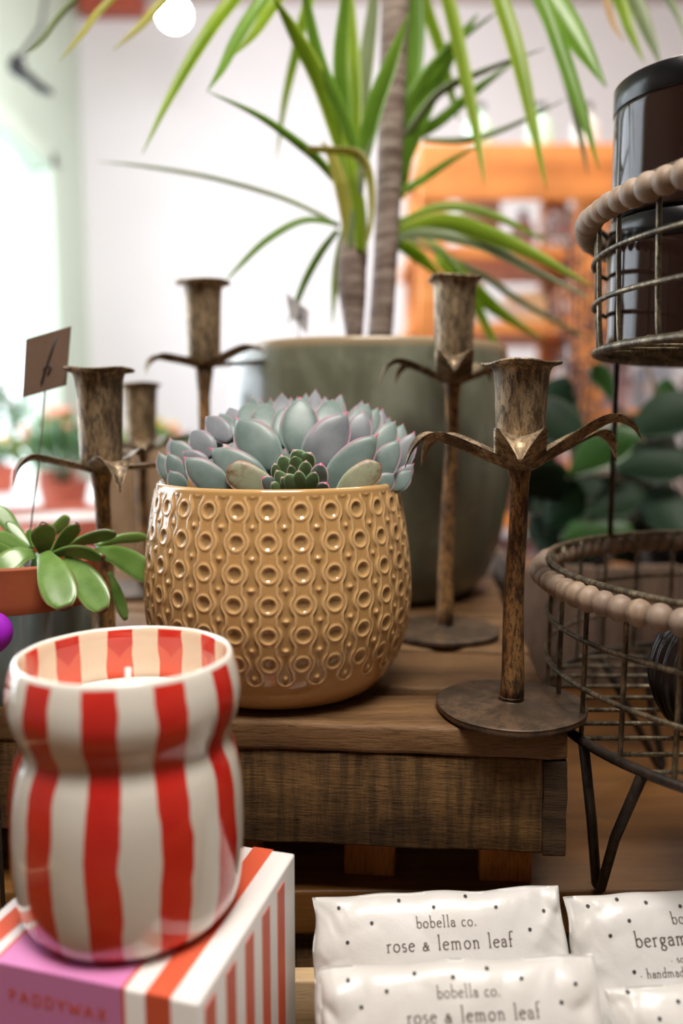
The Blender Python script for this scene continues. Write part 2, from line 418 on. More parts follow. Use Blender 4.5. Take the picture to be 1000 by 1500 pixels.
# ------------------------------------------------------------------ room shell
LX, RX, BY, FY, CH = -1.06, 2.4, 3.5, -1.6, 2.86
mb = MB(); box(mb, ((LX + RX) / 2, (BY + FY) / 2, -.03), (RX - LX + .6, BY - FY + .2, .06)); struct('floor', mb, M_floor)
mb = MB(); box(mb, ((LX + RX) / 2, (BY + FY) / 2, CH + .03), (RX - LX + .6, BY - FY + .2, .06)); struct('ceiling', mb, M_ceil)
mb = MB(); box(mb, ((LX + RX) / 2, BY + .05, CH / 2), (RX - LX + .4, .1, CH)); struct('wall_back', mb, M_wall)
mb = MB(); box(mb, (RX + .05, (BY + FY) / 2, CH / 2), (.1, BY - FY, CH)); struct('wall_right', mb, M_taupe)
mb = MB(); box(mb, ((LX + RX) / 2, FY - .05, CH / 2), (RX - LX + .4, .1, CH)); struct('wall_front', mb, M_taupe)  # unseen wall behind the camera, added to darken the room's bounce light
# left wall with the big shop window
wy0, wy1, wz0, wz1 = .55, 3.02, .80, 2.13
mb = MB()
box(mb, (LX - .05, (BY + wy1) / 2, CH / 2), (.1, BY - wy1, CH))
box(mb, (LX - .05, (wy0 + wy1) / 2, wz0 / 2), (.1, wy1 - wy0, wz0))
box(mb, (LX - .05, (wy0 + wy1) / 2, (wz1 + CH) / 2), (.1, wy1 - wy0, CH - wz1))
struct('wall_left', mb, M_frame)
mb = MB(); box(mb, (LX - .05, (FY + wy0) / 2, CH / 2), (.1, wy0 - FY, CH)); struct('wall_left', mb, M_taupe)  # unseen near stretch, darkened so the jars reflect less brightness
wn = bpy.data.objects.new('window_1', None); COL.objects.link(wn); wn['kind'] = 'structure'; ORG['window_1'] = Vector((0, 0, 0))
mb = MB()
for yy in (wy0 + .03, wy1 - .03): box(mb, (LX + .01, yy, (wz0 + wz1) / 2), (.09, .06, wz1 - wz0), bev=.004)
for zz in (wz0 + .03, wz1 - .03): box(mb, (LX + .01, (wy0 + wy1) / 2, zz), (.09, wy1 - wy0, .06), bev=.004)
obj('window_frame', mb, M_frame, wn, False)
t = NT('window_glass'); t.set(col=(1, 1, 1), rough=.02, trans=1, ior=1.02); 
mb = MB(); box(mb, (LX - .03, (wy0 + wy1) / 2, (wz0 + wz1) / 2), (.006, wy1 - wy0 - .1, wz1 - wz0 - .1)); obj('pane', mb, t.m, wn, False)
mb = MB(); box(mb, (LX + .15, BY - .04, 2.83), (.26, .08, .06), bev=.01); tr_ = struct('trim_1', mb, M_terra_red)

# shop counter: upper table, its front edge and the lower ledge in front of it
ZT, ZL, ZC = CZ - .245, CZ - .315, CZ - .15
tb = thing('display_table', (0, 1.0, 0), 'brown varnished plank display table standing under the crate and both baskets', 'table')
pw = .345; k = 0; y = .403
while y < 1.40:
    mb = MB(); box(mb, (.1, y + pw / 2, ZT - .0125), (2.0, pw - .002, .025), bev=.002, jit=.0006, seg=20, seed=k)
    obj('plank', mb, M_tbl, tb, True); y += pw; k += 1
mb = MB(); box(mb, (.1, .42, (ZT - .025 + ZL) / 2), (1.98, .02, ZT - .025 - ZL)); obj('front_rail', mb, M_apron, tb)
for i in range(3):
    mb = MB(); box(mb, (.1, -.02 + i * .142 + .07, ZL - .0135), (2.0, .14, .025), bev=.002); obj('lower_plank', mb, M_tbl, tb)
for sx in (-.8, 1.0):
    for sy in (.02, 1.36):
        mb = MB(); box(mb, (sx, sy, (ZL - .03) / 2), (.07, .07, ZL - .03), bev=.004); obj('leg', mb, M_tbl, tb)

# ------------------------------------------------------------------ wooden crate
pA, pB = H(340, 1056, .15), H(836, 1072, .15)
ang = math.atan2(pB.y - pA.y, pB.x - pA.x)
right, back = Vector((math.cos(ang), math.sin(ang), 0)), Vector((-math.sin(ang), math.cos(ang), 0))
def C(r, b, dz=0):   # crate frame: r metres left(-)/right(+) of the front right corner, b metres behind the front edge
    return pB + right * r + back * b + Vector((0, 0, dz))
CW = .62
crate = thing('wooden_crate', C(-CW / 2, .2, -.095), 'long upturned dark wooden crate carrying the mustard pot and candle holders', 'crate')
bb = 0.0
for i, wd in enumerate((.047, .072, .085, .075, .08, .06)):
    mb = MB(); box(mb, C(-CW / 2 + random.uniform(-.002, .002), bb + wd / 2, -.0073), (CW, wd, .0145), ang, .0022, .0009, seg=60, seed=i + 3)
    obj('top_board', mb, M_top, crate); bb += wd + (.014 if i == 0 else .008)
CD = bb - .008
mb = MB(); box(mb, C(-CW / 2 - .006, .009, -.0148 - .0245), (CW - .013, .016, .0488), ang, .0012, .0009, seg=60, seed=21); obj('front_board', mb, M_apron, crate)
mb = MB(); box(mb, C(-.0065, .0085, -.0148 - .0248), (.0115, .0155, .0494), ang, .001, .0014, seg=4, seed=9); obj('corner_block', mb, M_end, crate)
mb = MB(); box(mb, C(-.008, CD / 2 + .01, -.0148 - .0244), (.013, CD - .022, .0486), ang, .001, .0006); obj('side_board', mb, M_apron, crate)
mb = MB(); box(mb, C(-CW + .008, CD / 2 + .01, -.0148 - .0244), (.013, CD - .022, .0486), ang, .001, .0006); obj('side_board', mb, M_apron, crate)
mb = MB(); box(mb, C(-CW / 2, CD - .01, -.0148 - .04), (CW - .03, .014, .08), ang, .001); obj('back_board', mb, M_apron, crate)  # full height, added to keep light out of the crate's inside
for rx in (-.086, -.1585, -.232, -.31, -.39, -.47, -.56):
    r0 = rx + .0555 if rx > -.1 else rx + .0555
    mb = MB(); box(mb, C(rx + .06, .034, -.0635 - .0157), (.0275, .012, .0315 ), ang, .001, .0004); obj('front_leg', mb, M_leg, crate)
for rx in (-.02, -.2, -.4, -.6):
    mb = MB(); box(mb, C(rx + .0, CD - .03, -.055), (.0275, .012, .079), ang, .001); obj('back_leg', mb, M_leg, crate)

# ------------------------------------------------------------------ mustard pot with relief
PC = Vector((pxs(409 - 500, .468), .459, ZC))
def potprof(z):  # outer radius at height z (0..0.116)
    P = [(0, .045), (.0025, .0535), (.008, .0605), (.018, .067), (.035, .0725), (.05, .0745), (.065, .0742), (.08, .0728), (.095, .0706), (.107, .0685), (.113, .0673), (.1155, .066)]
    for (a, ra), (b, rb) in zip(P, P[1:]):
        if z <= b: 
            q = (z - a) / (b - a); return ra + (rb - ra) * q
    return P[-1][1]
_sp = smoothprof([(r, z) for z, r in [(0, .045), (.0022, .0535), (.008, .0605), (.018, .067), (.035, .0725), (.05, .0745), (.065, .0742), (.08, .0728), (.095, .0706), (.107, .0685), (.1135, .0672)]], 150)
pot = thing('mustard_pot', PC, 'mustard yellow glazed round pot with raised chain pattern, holding the grey rosette succulent', 'pot')
NC = 28; per = .0150; zr0 = .1060      # columns, row spacing, height of first row of rings
nU = NC * 26
prof_z = [p[1] for p in _sp]; prof_r = [p[0] for p in _sp]
zz = np.concatenate([np.linspace(0, .016, 12), np.linspace(.0165, .1135, 190)])
rr = np.interp(zz, prof_z, prof_r)
uu = np.arange(nU) / nU * NC
U, Z = np.meshgrid(uu, zz); RR = np.repeat(rr[:, None], nU, 1)
wob = .04 * np.sin(Z * 90 + np.floor(U + .5) * 2.1)
du = np.abs(U - np.floor(U + .5) + wob * .5); V = (Z - zr0) / per
last = -5.0
dv = np.abs(V - np.floor(V + .5))
_c = np.sqrt(np.clip(.375 ** 2 - dv ** 2, 0, None))
hw = np.log(np.exp(_c * 22) + np.exp(.245 * 22)) / 22
def gs(x, s): return np.exp(-(x / s) ** 2)
ridge1 = gs(du - hw, .038)
ring = gs(np.hypot(du, dv * .93) - .24, .05); dimp = 1 / (1 + np.exp((np.hypot(du, dv * .93) - .165) / .025))
dot = gs(np.hypot(.5 - du, dv - .5), .075)
inner = 1 / (1 + np.exp(-(hw - du) / .02))
hgt = .62 * ridge1 + .22 * inner + .38 * ring - .62 * dimp + .85 * dot
ld = np.hypot(.5 - du, V - (last - .5))
out_ = 1 / (1 + np.exp(-(ld - .27) / .02))
lowh = .62 * gs(ld - .27, .038) + .22 * out_ + .85 * gs(ld, .075)
hgt = np.where(V < last - .5, lowh, hgt)
q_ = np.clip((V - .38) / .12, 0, 1); hgt = hgt * (1 - q_) + .3 * q_
amp = .00145
fade = np.clip((V - (last - 1.25)) / .3, 0, 1)
R2 = RR + amp * ((hgt - .3) * np.clip(fade, 0, 1))
ua = 2 * PI * U / NC + .231
X, Y = R2 * np.cos(ua), R2 * np.sin(ua)
mb = MB(); nz_ = len(zz)
mb.v = [(a + PC.x, b + PC.y, c + PC.z) for a, b, c in zip(X.ravel().tolist(), Y.ravel().tolist(), Z.ravel().tolist())]
ht = np.clip(hgt * .75 + .25, 0, 1)
mb.uv = [(a + .001, b) for a, b in zip((U.ravel() / NC).tolist(), ht.ravel().tolist())]
mb.f = [(i * nU + k, i * nU + (k + 1) % nU, (i + 1) * nU + (k + 1) % nU, (i + 1) * nU + k) for i in range(nz_ - 1) for k in range(nU)]
mb.f.append(tuple(range(nU))[::-1])
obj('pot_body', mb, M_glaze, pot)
mb = MB(); lathe(mb, PC, [(.0672, .1133)] + smoothprof([(.0672, .1135), (.0668, .1155), (.0652, .1166), (.0635, .1155), (.063, .112), (.063, .09)], 20), 128, closed=True); obj('rim', mb, M_glazeplain, pot)
mb = MB(); lathe(mb, PC, [(.0632, .104), (.03, .107), (0, .108)], 40, closed=True); obj('soil', mb, M_soil, pot)

# ------------------------------------------------------------------ rosette succulent
ech = thing('rosette_succulent', PC + Vector((0, 0, .106)), 'dome of powdery grey green rosette leaves with pink tips in mustard pot', 'succulent')
EW = [.42, .62, .80, .92, .99, 1.0, .96, .89, .79, .66, .50, .33, .19, .10, .05, .008]
def eleaf(tx, ty, bx, by, w_, y0, y1, mat=None, keel=.28, prof=None, bulge=.16):
    tip, b0 = W(tx, ty, y1), W(bx, by, y0)
    d = tip - b0; L = d.length; vdir = ((tip + b0) / 2 - cam.location).normalized()
    side = d.cross(vdir).normalized()
    nrm = side.cross(d).normalized()
    if nrm.dot(vdir) > 0: nrm = -nrm
    # inner (upper) face looks to the viewer; belly bows away then tip returns
    pts = [b0, b0 + d * .33 + nrm * (L * bulge * .35), b0 + d * .7 + nrm * (L * bulge * .25), b0 + d * .93, tip + d * .05 - nrm * (L * .02)]
    ym = (y0 + y1) / 2
    mb = MB(); sgn = side if side.cross(d).dot(nrm) > 0 else -side
    blade(mb, pts, [x * pxs(w_, ym) * .5 for x in (prof or EW)], sgn, thick=pxs(w_, ym) * .26, fold=.04, n=22, m=6, keel=keel)
    return obj('leaf', mb, mat or random.choice((M_ech, M_ech, M_ech2)), ech)
E_ = eleaf
big = [ # tip, base, width, depth at base, depth at tip
 (440, 584, 438, 668, 60, .438, .452), (507, 606, 450, 690, 62, .436, .446), (551, 638, 478, 722, 54, .430, .434),
 (348, 614, 404, 686, 62, .438, .448), (309, 658, 392, 716, 52, .430, .436), (271, 671, 334, 726, 46, .424, .424),
 (415, 597, 414, 655, 36, .452, .466), (390, 592, 384, 645, 44, .456, .474), (363, 590, 362, 640, 34, .462, .482), (487, 586, 476, 645, 46, .452, .47),
 (532, 603, 518, 660, 40, .448, .456), (578, 618, 548, 668, 34, .452, .462), (583, 645, 545, 710, 40, .438, .442), (606, 634, 577, 695, 32, .45, .456),
 (539, 592, 512, 645, 36, .462, .478), (553, 598, 530, 650, 28, .468, .48), (560, 600, 545, 655, 26, .47, .482),
 (302, 611, 338, 646, 34, .452, .462), (280, 632, 312, 668, 38, .444, .452), (250, 646, 284, 684, 34, .444, .448), (268, 662, 306, 692, 34, .438, .440),
 (249, 642, 262, 690, 22, .452, .458), (233, 663, 250, 706, 24, .446, .449), (247, 664, 268, 712, 30, .438, .440), (249, 690, 268, 722, 28, .434, .434),
 (322, 606, 340, 645, 28, .462, .478), (336, 597, 350, 638, 28, .468, .486), (301, 628, 322, 660, 26, .455, .47),
 (590, 622, 570, 675, 28, .458, .47), (601, 690, 575, 718, 26, .44, .444), (576, 694, 548, 722, 30, .432, .434), (605, 680, 572, 716, 24, .446, .45)]
for l in big: E_(*l)
E_(336, 687, 400, 724, 46, .422, .420, M_echb, prof=[.5, .8, .95, 1, 1, .97, .88, .7, .45, .1])
E_(555, 682, 496, 724, 42, .422, .424, M_echb, prof=[.4, .7, .9, 1, 1, .95, .85, .6, .35, .05])
for tx, ty, w_ in ((370, 582, 22), (382, 586, 24), (396, 584, 22), (413, 577, 30), (426, 583, 24), (436, 582, 24), (448, 577, 24), (462, 571, 22), (476, 582, 26), (497, 580, 26), (500, 578, 14),
                   (455, 590, 30), (400, 588, 24), (350, 600, 26), (530, 588, 26), (520, 596, 28), (545, 610, 28), (570, 612, 26)):
    E_(tx, ty, tx * .9 + 43, ty + 62, w_, .478, .50)
# centre
for tx, ty, bx, by, w_, m_ in ((412, 668, 425, 706, 26, 0), (402, 680, 414, 712, 22, 0), (430, 668, 440, 700, 26, 1), (448, 676, 446, 712, 24, 0), (420, 695, 436, 722, 24, 0), (398, 708, 420, 724, 22, 0), (437, 690, 440, 720, 22, 1),
                               (430, 660, 448, 690, 30, 1), (455, 664, 440, 690, 30, 1), (462, 692, 450, 722, 22, 0), (470, 680, 462, 720, 30, 2), (405, 690, 424, 722, 22, 1), (385, 700, 412, 724, 26, 2), (425, 682, 432, 705, 16, 1), (412, 700, 430, 718, 18, 1), (478, 708, 466, 726, 24, 2)):
    E_(tx, ty, bx, by, w_, .418, .412, (M_echg, M_echg, M_ech)[m_], keel=.35, prof=[.5, .75, .95, 1, .95, .85, .68, .45, .2, .02])
for i in range(16):   # the far side of the dome
    a = i / 16 * 2 * PI; r = .056
    b0 = PC + Vector((.03 * math.cos(a), .012 + .03 * math.sin(a), .108)); tip = PC + Vector((r * math.cos(a), .012 + r * math.sin(a) * .9, .122 + .012 * (math.sin(a) > 0)))
    if math.sin(a) < -.1: continue
    mb = MB(); blade(mb, [b0, (b0 + tip) / 2 + Vector((0, 0, .002)), tip], [x * .009 for x in EW], (-math.sin(a), math.cos(a), 0), thick=.003, fold=.1, n=10, m=4, keel=.25)
    obj('leaf', mb, M_ech, ech)

# ------------------------------------------------------------------ candle holders
def holder(base_xy, hgt, cup_h, cup_r, rim_r, leaves, label, collar=None, top_shift=(0, 0), seed=0, LP=None):
    bx, by = base_xy
    t_ = thing('candle_holder', (bx, by, ZC), label, 'candle holder')
    O = Vector((bx, by, ZC)); rs = random.Random(seed)
    mb = MB(); lathe(mb, O, smoothprof([(.034, 0), (.0378, .001), (.0382, .0035), (.037, .0048), (.022, .0055), (.007, .0062), (.0065, .0085)], 24), 72,
                     fr=lambda a, i: (1 + .012 * math.sin(3 * a + seed) + .006 * math.sin(7 * a), 0)); obj('base', mb, M_base, t_)
    zc = hgt - cup_h; dx, dy = top_shift
    mb = MB(); pts = [O + Vector((dx * q, dy * q, .006 + (zc - .006) * q)) + Vector((math.sin(q * 9 + seed) * .0005, 0, 0)) for q in [i / 16 for i in range(17)]]
    tube(mb, pts, [.0062, .0058, .0055, .0052, .005, .0047, .0046, .0048, .0075], 20); obj('stem', mb, M_stem, t_)
    T = O + Vector((dx, dy, 0))
    mb = MB(); z0 = zc; sq = lambda a, i: (1 + .01 * math.sin(4 * a + seed) + .004 * math.sin(9 * a), 0)
    pr = smoothprof([(.003, z0 - .003), (.009, z0 - .001), (cup_r * .88, z0 + .004), (cup_r * .93, z0 + cup_h * .4), (cup_r, z0 + cup_h * .85), (cup_r * 1.1, z0 + cup_h - .002)], 24)
    def rimf(a, i):
        if i >= 25: return (1 + .05 * math.cos(4 * a + seed * 1.7) + .025 * math.sin(7 * a), .0007 * math.sin(3 * a + seed))
        return sq(a, i)
    pr2 = pr + [(rim_r * .96, z0 + cup_h - .0006), (rim_r, z0 + cup_h + .0002), (rim_r * .98, z0 + cup_h + .0011), (cup_r * .98, z0 + cup_h), (cup_r * .88, z0 + cup_h - .003), (cup_r * .8, z0 + .008), (0, z0 + .006)]
    lathe(mb, T, pr2, 64, fr=rimf, closed=True); obj('candle_cup', mb, M_brass, t_)
    zl = (collar if collar is not None else z0 - .004)
    for li_, (a, L, rise, drop, wd) in enumerate(leaves):
        a = math.radians(a); d = Vector((math.cos(a), math.sin(a), 0)); s = Vector((-math.sin(a), math.cos(a), 0))
        pf = [(.002, -.003), (.009, .0), (.022 * L / .055, rise * .42), (.036 * L / .055, rise * .86), (L * .80, rise), (L * .93, rise - drop * .35), (L, rise - drop)]
        pts = [T + d * r + Vector((0, 0, zl + z)) for r, z in pf]
        mb = MB(); blade(mb, pts, [x * wd for x in ((.45, .8, .95, 1, 1, .98, .9, .75, .5, .22, .03) if li_ else (.5, .85, 1, 1, 1, 1, .95, .76, .5, .22, .02))], -s, thick=.0011, fold=.42, n=26, m=6)
        obj('leaf', mb, M_brass, t_)
    return t_
b1 = H(748, 1031, .146)
holder((b1.x, b1.y), .1775, .043, .0134, .0190, [(-102, .046, .0150, .0105, .0125), (-16, .057, .0225, .009, .0105), (24, .062, .0150, .014, .009), (142, .058, .013, .0155, .0088), (190, .059, .014, .0145, .009)],
       'short aged brass candle holder with curling leaves at crate front corner', collar=.127, top_shift=(.0015, 0), seed=1)
b2 = H(650, 921, .146)
holder((b2.x, b2.y), .2435, .058, .0140, .0185, [(-97, .048, .014, .0105, .0125), (185, .050, .012, .014, .008), (150, .044, .010, .012, .0075), (-5, .052, .011, .012, .0075), (50, .05, .012, .012, .0075)],
       'tall aged brass candle holder behind the mustard pot, before the grey planter', collar=.176, top_shift=(.004, 0), seed=2)
bA = Vector((pxs(158 - 500, .51), .497, ZC))
holder((bA.x, bA.y), .1795, .0575, .0140, .0198, [(-62, .046, .006, .016, .0105), (178, .055, .006, .016, .0075), (205, .05, .008, .014, .007), (8, .06, .003, .006, .006), (75, .05, .01, .012, .0075)],
       'aged brass candle holder left of mustard pot, nearest of the left three', collar=.1195, top_shift=(0, 0), seed=3)
bB = Vector((pxs(303 - 500, .645), .64, ZC))
holder((bB.x, bB.y), .2535, .061, .0142, .0205, [(-150, .046, .004, .012, .0105), (-20, .052, .012, .004, .009), (10, .066, .003, .008, .006), (180, .046, .006, .008, .007), (95, .04, .01, .012, .0075)],
       'tallest left aged brass candle holder, its cup clear against the white wall', collar=.191, top_shift=(0, 0), seed=4)
bC = Vector((pxs(206 - 500, .70), .705, ZC))
holder((bC.x, bC.y), .180, .050, .0140, .0185, [(-75, .046, .008, .012, .0105), (165, .055, .010, .012, .0075), (215, .05, .008, .012, .007), (10, .055, .012, .010, .007), (75, .05, .01, .012, .0075)],
       'aged brass candle holder farthest back among the left three, partly hidden', collar=.124, top_shift=(0, 0), seed=5)

# ------------------------------------------------------------------ big planter and dracaena
PL = Vector((.0255, .728, ZC))
pl = thing('grey_green_planter', PL, 'large grey green glazed planter with tan rim behind the mustard pot', 'planter')
pr = smoothprof([(.06, 0), (.088, .002), (.104, .018), (.115, .05), (.1225, .1), (.124, .14), (.1215, .18), (.118, .203), (.1165, .2105), (.1135, .2115), (.111, .208), (.111, .19)], 60)
mb = MB(); lathe(mb, PL, pr, 96, fr=lambda a, i: (1 + .006 * math.sin(2 * a + 1) + .003 * math.sin(5 * a), 0), closed=True); mb.f.append(tuple(range(96))[::-1]); obj('planter_body', mb, M_planter, pl)
mb = MB(); lathe(mb, PL, [(.1125, .196), (.05, .199), (0, .2)], 40, closed=True); obj('soil', mb, M_soil, pl)
dr = thing('dracaena_plant', PL + Vector((0, 0, .197)), 'tall dracaena with bare ringed trunks and long arching strap leaves', 'plant')
mb = MB(); tube(mb, cr([W(556, 497, .72), W(563, 400, .722), (W(568, 300, .725)), W(574, 150, .73), W(579, 0, .735), W(583, -110, .74), W(585, -170, .74)], 60), [.0108, .0105, .0108, .0118, .0125, .012], 20); obj('trunk', mb, M_bark, dr)
mb = MB(); tube(mb, cr([W(519, 497, .70), W(517, 450, .70), W(515, 400, .70), W(520, 340, .70), W(522, 290, .70)], 24), [.0068, .0095, .0122, .0125, .010, .007], 16); obj('trunk', mb, M_bark, dr)
def dleaf(pp, wpx, y0=.70, y1=.70, mat=None, fold=.25):
    n_ = len(pp); pts = [W(a, b, y0 + (y1 - y0) * i / (n_ - 1)) for i, (a, b) in enumerate(pp)]
    d = (pts[-1] - pts[0]); v = (pts[n_ // 2] - cam.location).normalized()
    side = d.cross(v).normalized() + v * random.uniform(-.5, .5)
    hwid = pxs(wpx, (y0 + y1) / 2) * .5 * 1.1
    mb = MB(); blade(mb, pts, [x * hwid for x in (.7, .8, .95, 1, 1, .95, .85, .7, .5, .28, .04)], side, thick=.0007, fold=fold, n=28, m=3)
    return obj('strap_leaf', mb, mat or random.choice((M_drac, M_drac, M_drac2)), dr)
D = dleaf
D([(515, 330), (505, 200), (498, 90), (505, 0), (510, -70)], 20, .7, .66, M_drac2)
D([(525, 320), (512, 200), (470, 95), (448, 0), (440, -50)], 17, .7, .65, M_drac2)
D([(512, 260), (472, 130), (432, 50), (398, -8)], 22, .7, .64, M_drac)
D([(525, 260), (545, 165), (572, 90), (598, 20)], 24, .69, .66, M_drac2)
D([(520, 280), (530, 140), (545, 20), (550, -50)], 20, .71, .7, M_dracw)
D([(517, 280), (520, 150), (515, 40), (512, -50)], 18, .705, .7, M_drac)
D([(500, 275), (470, 238), (440, 212), (380, 170), (302, 133)], 13, .7, .62, M_drac2)
D([(497, 332), (460, 310), (400, 285), (300, 258), (200, 242), (142, 237)], 7, .7, .72, M_dracw)
D([(495, 328), (445, 322), (392, 350), (350, 390), (326, 418)], 10, .7, .68, M_drac2)
D([(494, 338), (470, 370), (448, 410), (432, 450), (420, 478)], 11, .7, .73, M_drac2)
D([(450, 219), (485, 222), (523, 228), (541, 262), (542, 330), (530, 378)], 15, .66, .68, M_drac3)
D([(505, 330), (492, 400), (486, 478)], 12, .71, .73, M_drac)
D([(515, 370), (505, 300), (488, 235), (470, 205)], 18, .69, .68, M_drac3)
D([(528, 370), (525, 300), (512, 240), (500, 190)], 18, .688, .68, M_drac)
D([(510, 390), (520, 320), (530, 250), (545, 200)], 14, .69, .68, M_dracw)
D([(440, -110), (345, -5), (300, 55), (250, 140), (208, 226)], 17, .7, .62, M_drac)
D([(470, -110), (390, -10), (350, 50), (325, 100), (303, 134)], 16, .7, .62, M_drac2)
D([(470, -90), (405, 0), (375, 45), (342, 82)], 15, .7, .64, M_drac)
D([(500, -120), (452, 0), (432, 80), (416, 152), (404, 240)], 14, .74, .76, M_drac)
D([(300, -120), (161, 0), (120, 50), (85, 92)], 8, .7, .62, M_drac3)
D([(260, -130), (110, 0), (62, 58), (36, 80)], 8, .68, .6, M_dracw)
D([(330, -90), (240, 0), (205, 38), (165, 74)], 11, .7, .66, M_drac3)
D([(600, -100), (622, 0), (645, 70), (662, 140), (672, 178)], 17, .76, .8, M_drac)
D([(620, -110), (655, 0), (680, 110), (698, 200), (710, 275)], 19, .74, .7, M_drac)
D([(690, -110), (733, 0), (758, 80), (780, 180), (800, 278)], 21, .72, .68, M_drac)
D([(740, -100), (795, 0), (828, 90), (855, 170), (877, 248)], 20, .70, .66, M_drac2)
D([(740, -90), (805, -5), (848, 60), (888, 128)], 34, .72, .68, M_drac2)
D([(750, -60), (802, 30), (832, 120), (850, 200), (860, 258)], 14, .74, .76, M_dracw)
D([(850, -80), (903, -5), (922, 45), (943, 92)], 15, .72, .70, M_drac)
D([(870, -80), (925, -5), (950, 50), (968, 98)], 19, .72, .70, M_dracw)
D([(870, -50), (886, -5), (898, 35), (914, 62)], 9, .68, .66, M_dry)
D([(940, -60), (975, -5), (992, 25), (1003, 60)], 9, .68, .66, M_dracw)
D([(582, 256), (612, 170), (648, 95), (700, 20)], 36, .76, .76, M_drac2)
D([(580, 240), (600, 150), (648, 80), (735, 12)], 14, .76, .74, M_drac2)
D([(580, 290), (585, 240), (600, 190), (650, 100)], 30, .77, .8, M_drac)
D([(590, 205), (640, 140), (700, 108), (800, 70)], 12, .76, .72, M_dracw)
D([(620, 205), (680, 205), (740, 188), (835, 142)], 9, .76, .72, M_dracw)
D([(585, 210), (640, 180), (700, 130), (760, 85)], 15, .77, .8, M_drac2)
D([(578, 288), (620, 262), (660, 235), (712, 205)], 11, .76, .8, M_drac2)
D([(574, 330), (640, 304), (700, 308), (760, 332), (805, 358)], 12, .74, .72, M_drac)
D([(574, 345), (640, 326), (700, 338), (780, 372), (868, 420)], 24, .74, .66, M_drac)
D([(574, 350), (620, 341), (700, 356), (780, 395), (868, 438)], 16, .74, .67, M_dracw)
D([(576, 348), (640, 338), (740, 345), (850, 342)], 8, .75, .8, M_dracw)
D([(578, 352), (615, 378), (652, 412)], 18, .76, .8, M_drac)
D([(600, 340), (640, 360), (670, 395), (690, 422)], 7, .75, .72, M_drac2)
D([(640, 370), (695, 425), (735, 460), (798, 500)], 20, .8, .84, M_drac)
D([(640, 380), (692, 440), (718, 490), (745, 545)], 13, .8, .84, M_drac)
D([(600, 350), (700, 400), (760, 440), (830, 480), (870, 500)], 9, .8, .84, M_dracw)
D([(600, -70), (606, 0), (605, 90), (592, 200), (585, 260)], 26, .77, .77, M_drac2)
def stake_card(name, corners, depth_top, foot, mat, label, mark=True):
    P = [W(a, b, depth_top) for a, b in corners]; c0 = sum(P, Vector()) / 4
    r = thing(name, foot, label, 'price card'); r0_ = r
    n = (P[1] - P[0]).cross(P[3] - P[0]).normalized() * .0004
    mb = MB(); mb.add([p + n for p in P] + [p - n for p in P], [(0, 1, 2, 3), (7, 6, 5, 4), (0, 4, 5, 1), (1, 5, 6, 2), (2, 6, 7, 3), (3, 7, 4, 0)]); cd_ = obj('card', mb, mat, r, False)
    mb = MB(); tube(mb, [foot, (Vector(foot) + c0) / 2 + Vector((.001, .001, 0)), (P[2] + P[3]) / 2 + Vector((0, .0012, 0)), c0 + Vector((0, .0012, 0))], .0005, 6); obj('wire_stake', mb, M_wire, r)
    if mark:
        mb = MB(); e1, e2 = P[1] - P[0], P[3] - P[0]; o_ = P[0] - n * 1.6 if n.y > 0 else P[0] + n * 1.6
        if (P[0] + n).y < P[0].y: off = n * 1.5
        else: off = -n * 1.5
        tube(mb, [P[0] + e1 * a + e2 * b + off for a, b in ((.68, .12), (.6, .35), (.5, .6), (.42, .85))], .0007, 6)
        tube(mb, [P[0] + e1 * a + e2 * b + off for a, b in ((.45, .62), (.55, .55), (.62, .62), (.55, .72))], .0006, 6)
        obj('handwriting', mb, M_inkb, cd_)
    return r
stake_card('price_card', [(418, 428), (452, 455), (450, 490), (424, 462)], .665, Vector((W(434, 480, .665).x, .665, ZC + .19)), M_cardg, 'small grey price card on stake at the planter rim')

# ------------------------------------------------------------------ left succulent in two-tone pot
LP_ = Vector((-.184, .456, ZC))
lp = thing('two_tone_pot', LP_, 'terracotta pot with grey teal glazed lower half at the left edge', 'pot')
mb = MB(); lathe(mb, LP_, smoothprof([(.036, .0), (.039, .002), (.0425, .03), (.0445, .0495)], 16), 64, closed=True); mb.f.append(tuple(range(64))[::-1]); obj('glazed_base', mb, M_teal, lp)
mb = MB(); lathe(mb, LP_, [(.0445, .0495)] + smoothprof([(.0446, .0497), (.046, .07), (.0462, .0735), (.0445, .0745), (.043, .072), (.043, .06)], 20), 64, closed=True); obj('clay_top', mb, M_terra, lp)
mb = MB(); lathe(mb, LP_, [(.044, .064), (.02, .067), (0, .067)], 30, closed=True); obj('soil', mb, M_soil, lp)
js = thing('green_succulent', LP_ + Vector((0, 0, .066)), 'glossy green succulent with paddle leaves spilling over the two tone pot', 'succulent')
JW = [.42, .5, .62, .76, .88, .97, 1.0, .97, .8, .35]
mb = MB(); cpt = W(60, 815, .45); tube(mb, [LP_ + Vector((0, 0, .064)), LP_ * .5 + cpt * .5 + Vector((0, 0, .01)), cpt], [.007, .006, .005], 12); obj('stalk', mb, M_rub2, js)
def jleaf(bx, by, tx, ty, w_, y0, y1, sag=0.0, flip=1, tilt=.3):
    b0, tip = W(bx, by, y0), W(tx, ty, y1); d = tip - b0; v = ((b0 + tip) / 2 - cam.location).normalized()
    side = d.cross(v).normalized()
    up = Vector((0, 0, 1))
    pts = [b0, b0 + d * .35 + up * sag * .9, b0 + d * .7 + up * sag * .8, tip]
    nr = side.cross(d)
    if nr.dot(v) > 0: side = -side
    side = (side + v * tilt).normalized()
    mb = MB(); blade(mb, pts, [x * pxs(w_, (y0 + y1) / 2) * .5 for x in JW], side, thick=.0028, fold=.12, n=16, m=5, keel=.12)
    obj('leaf', mb, M_jade, js)
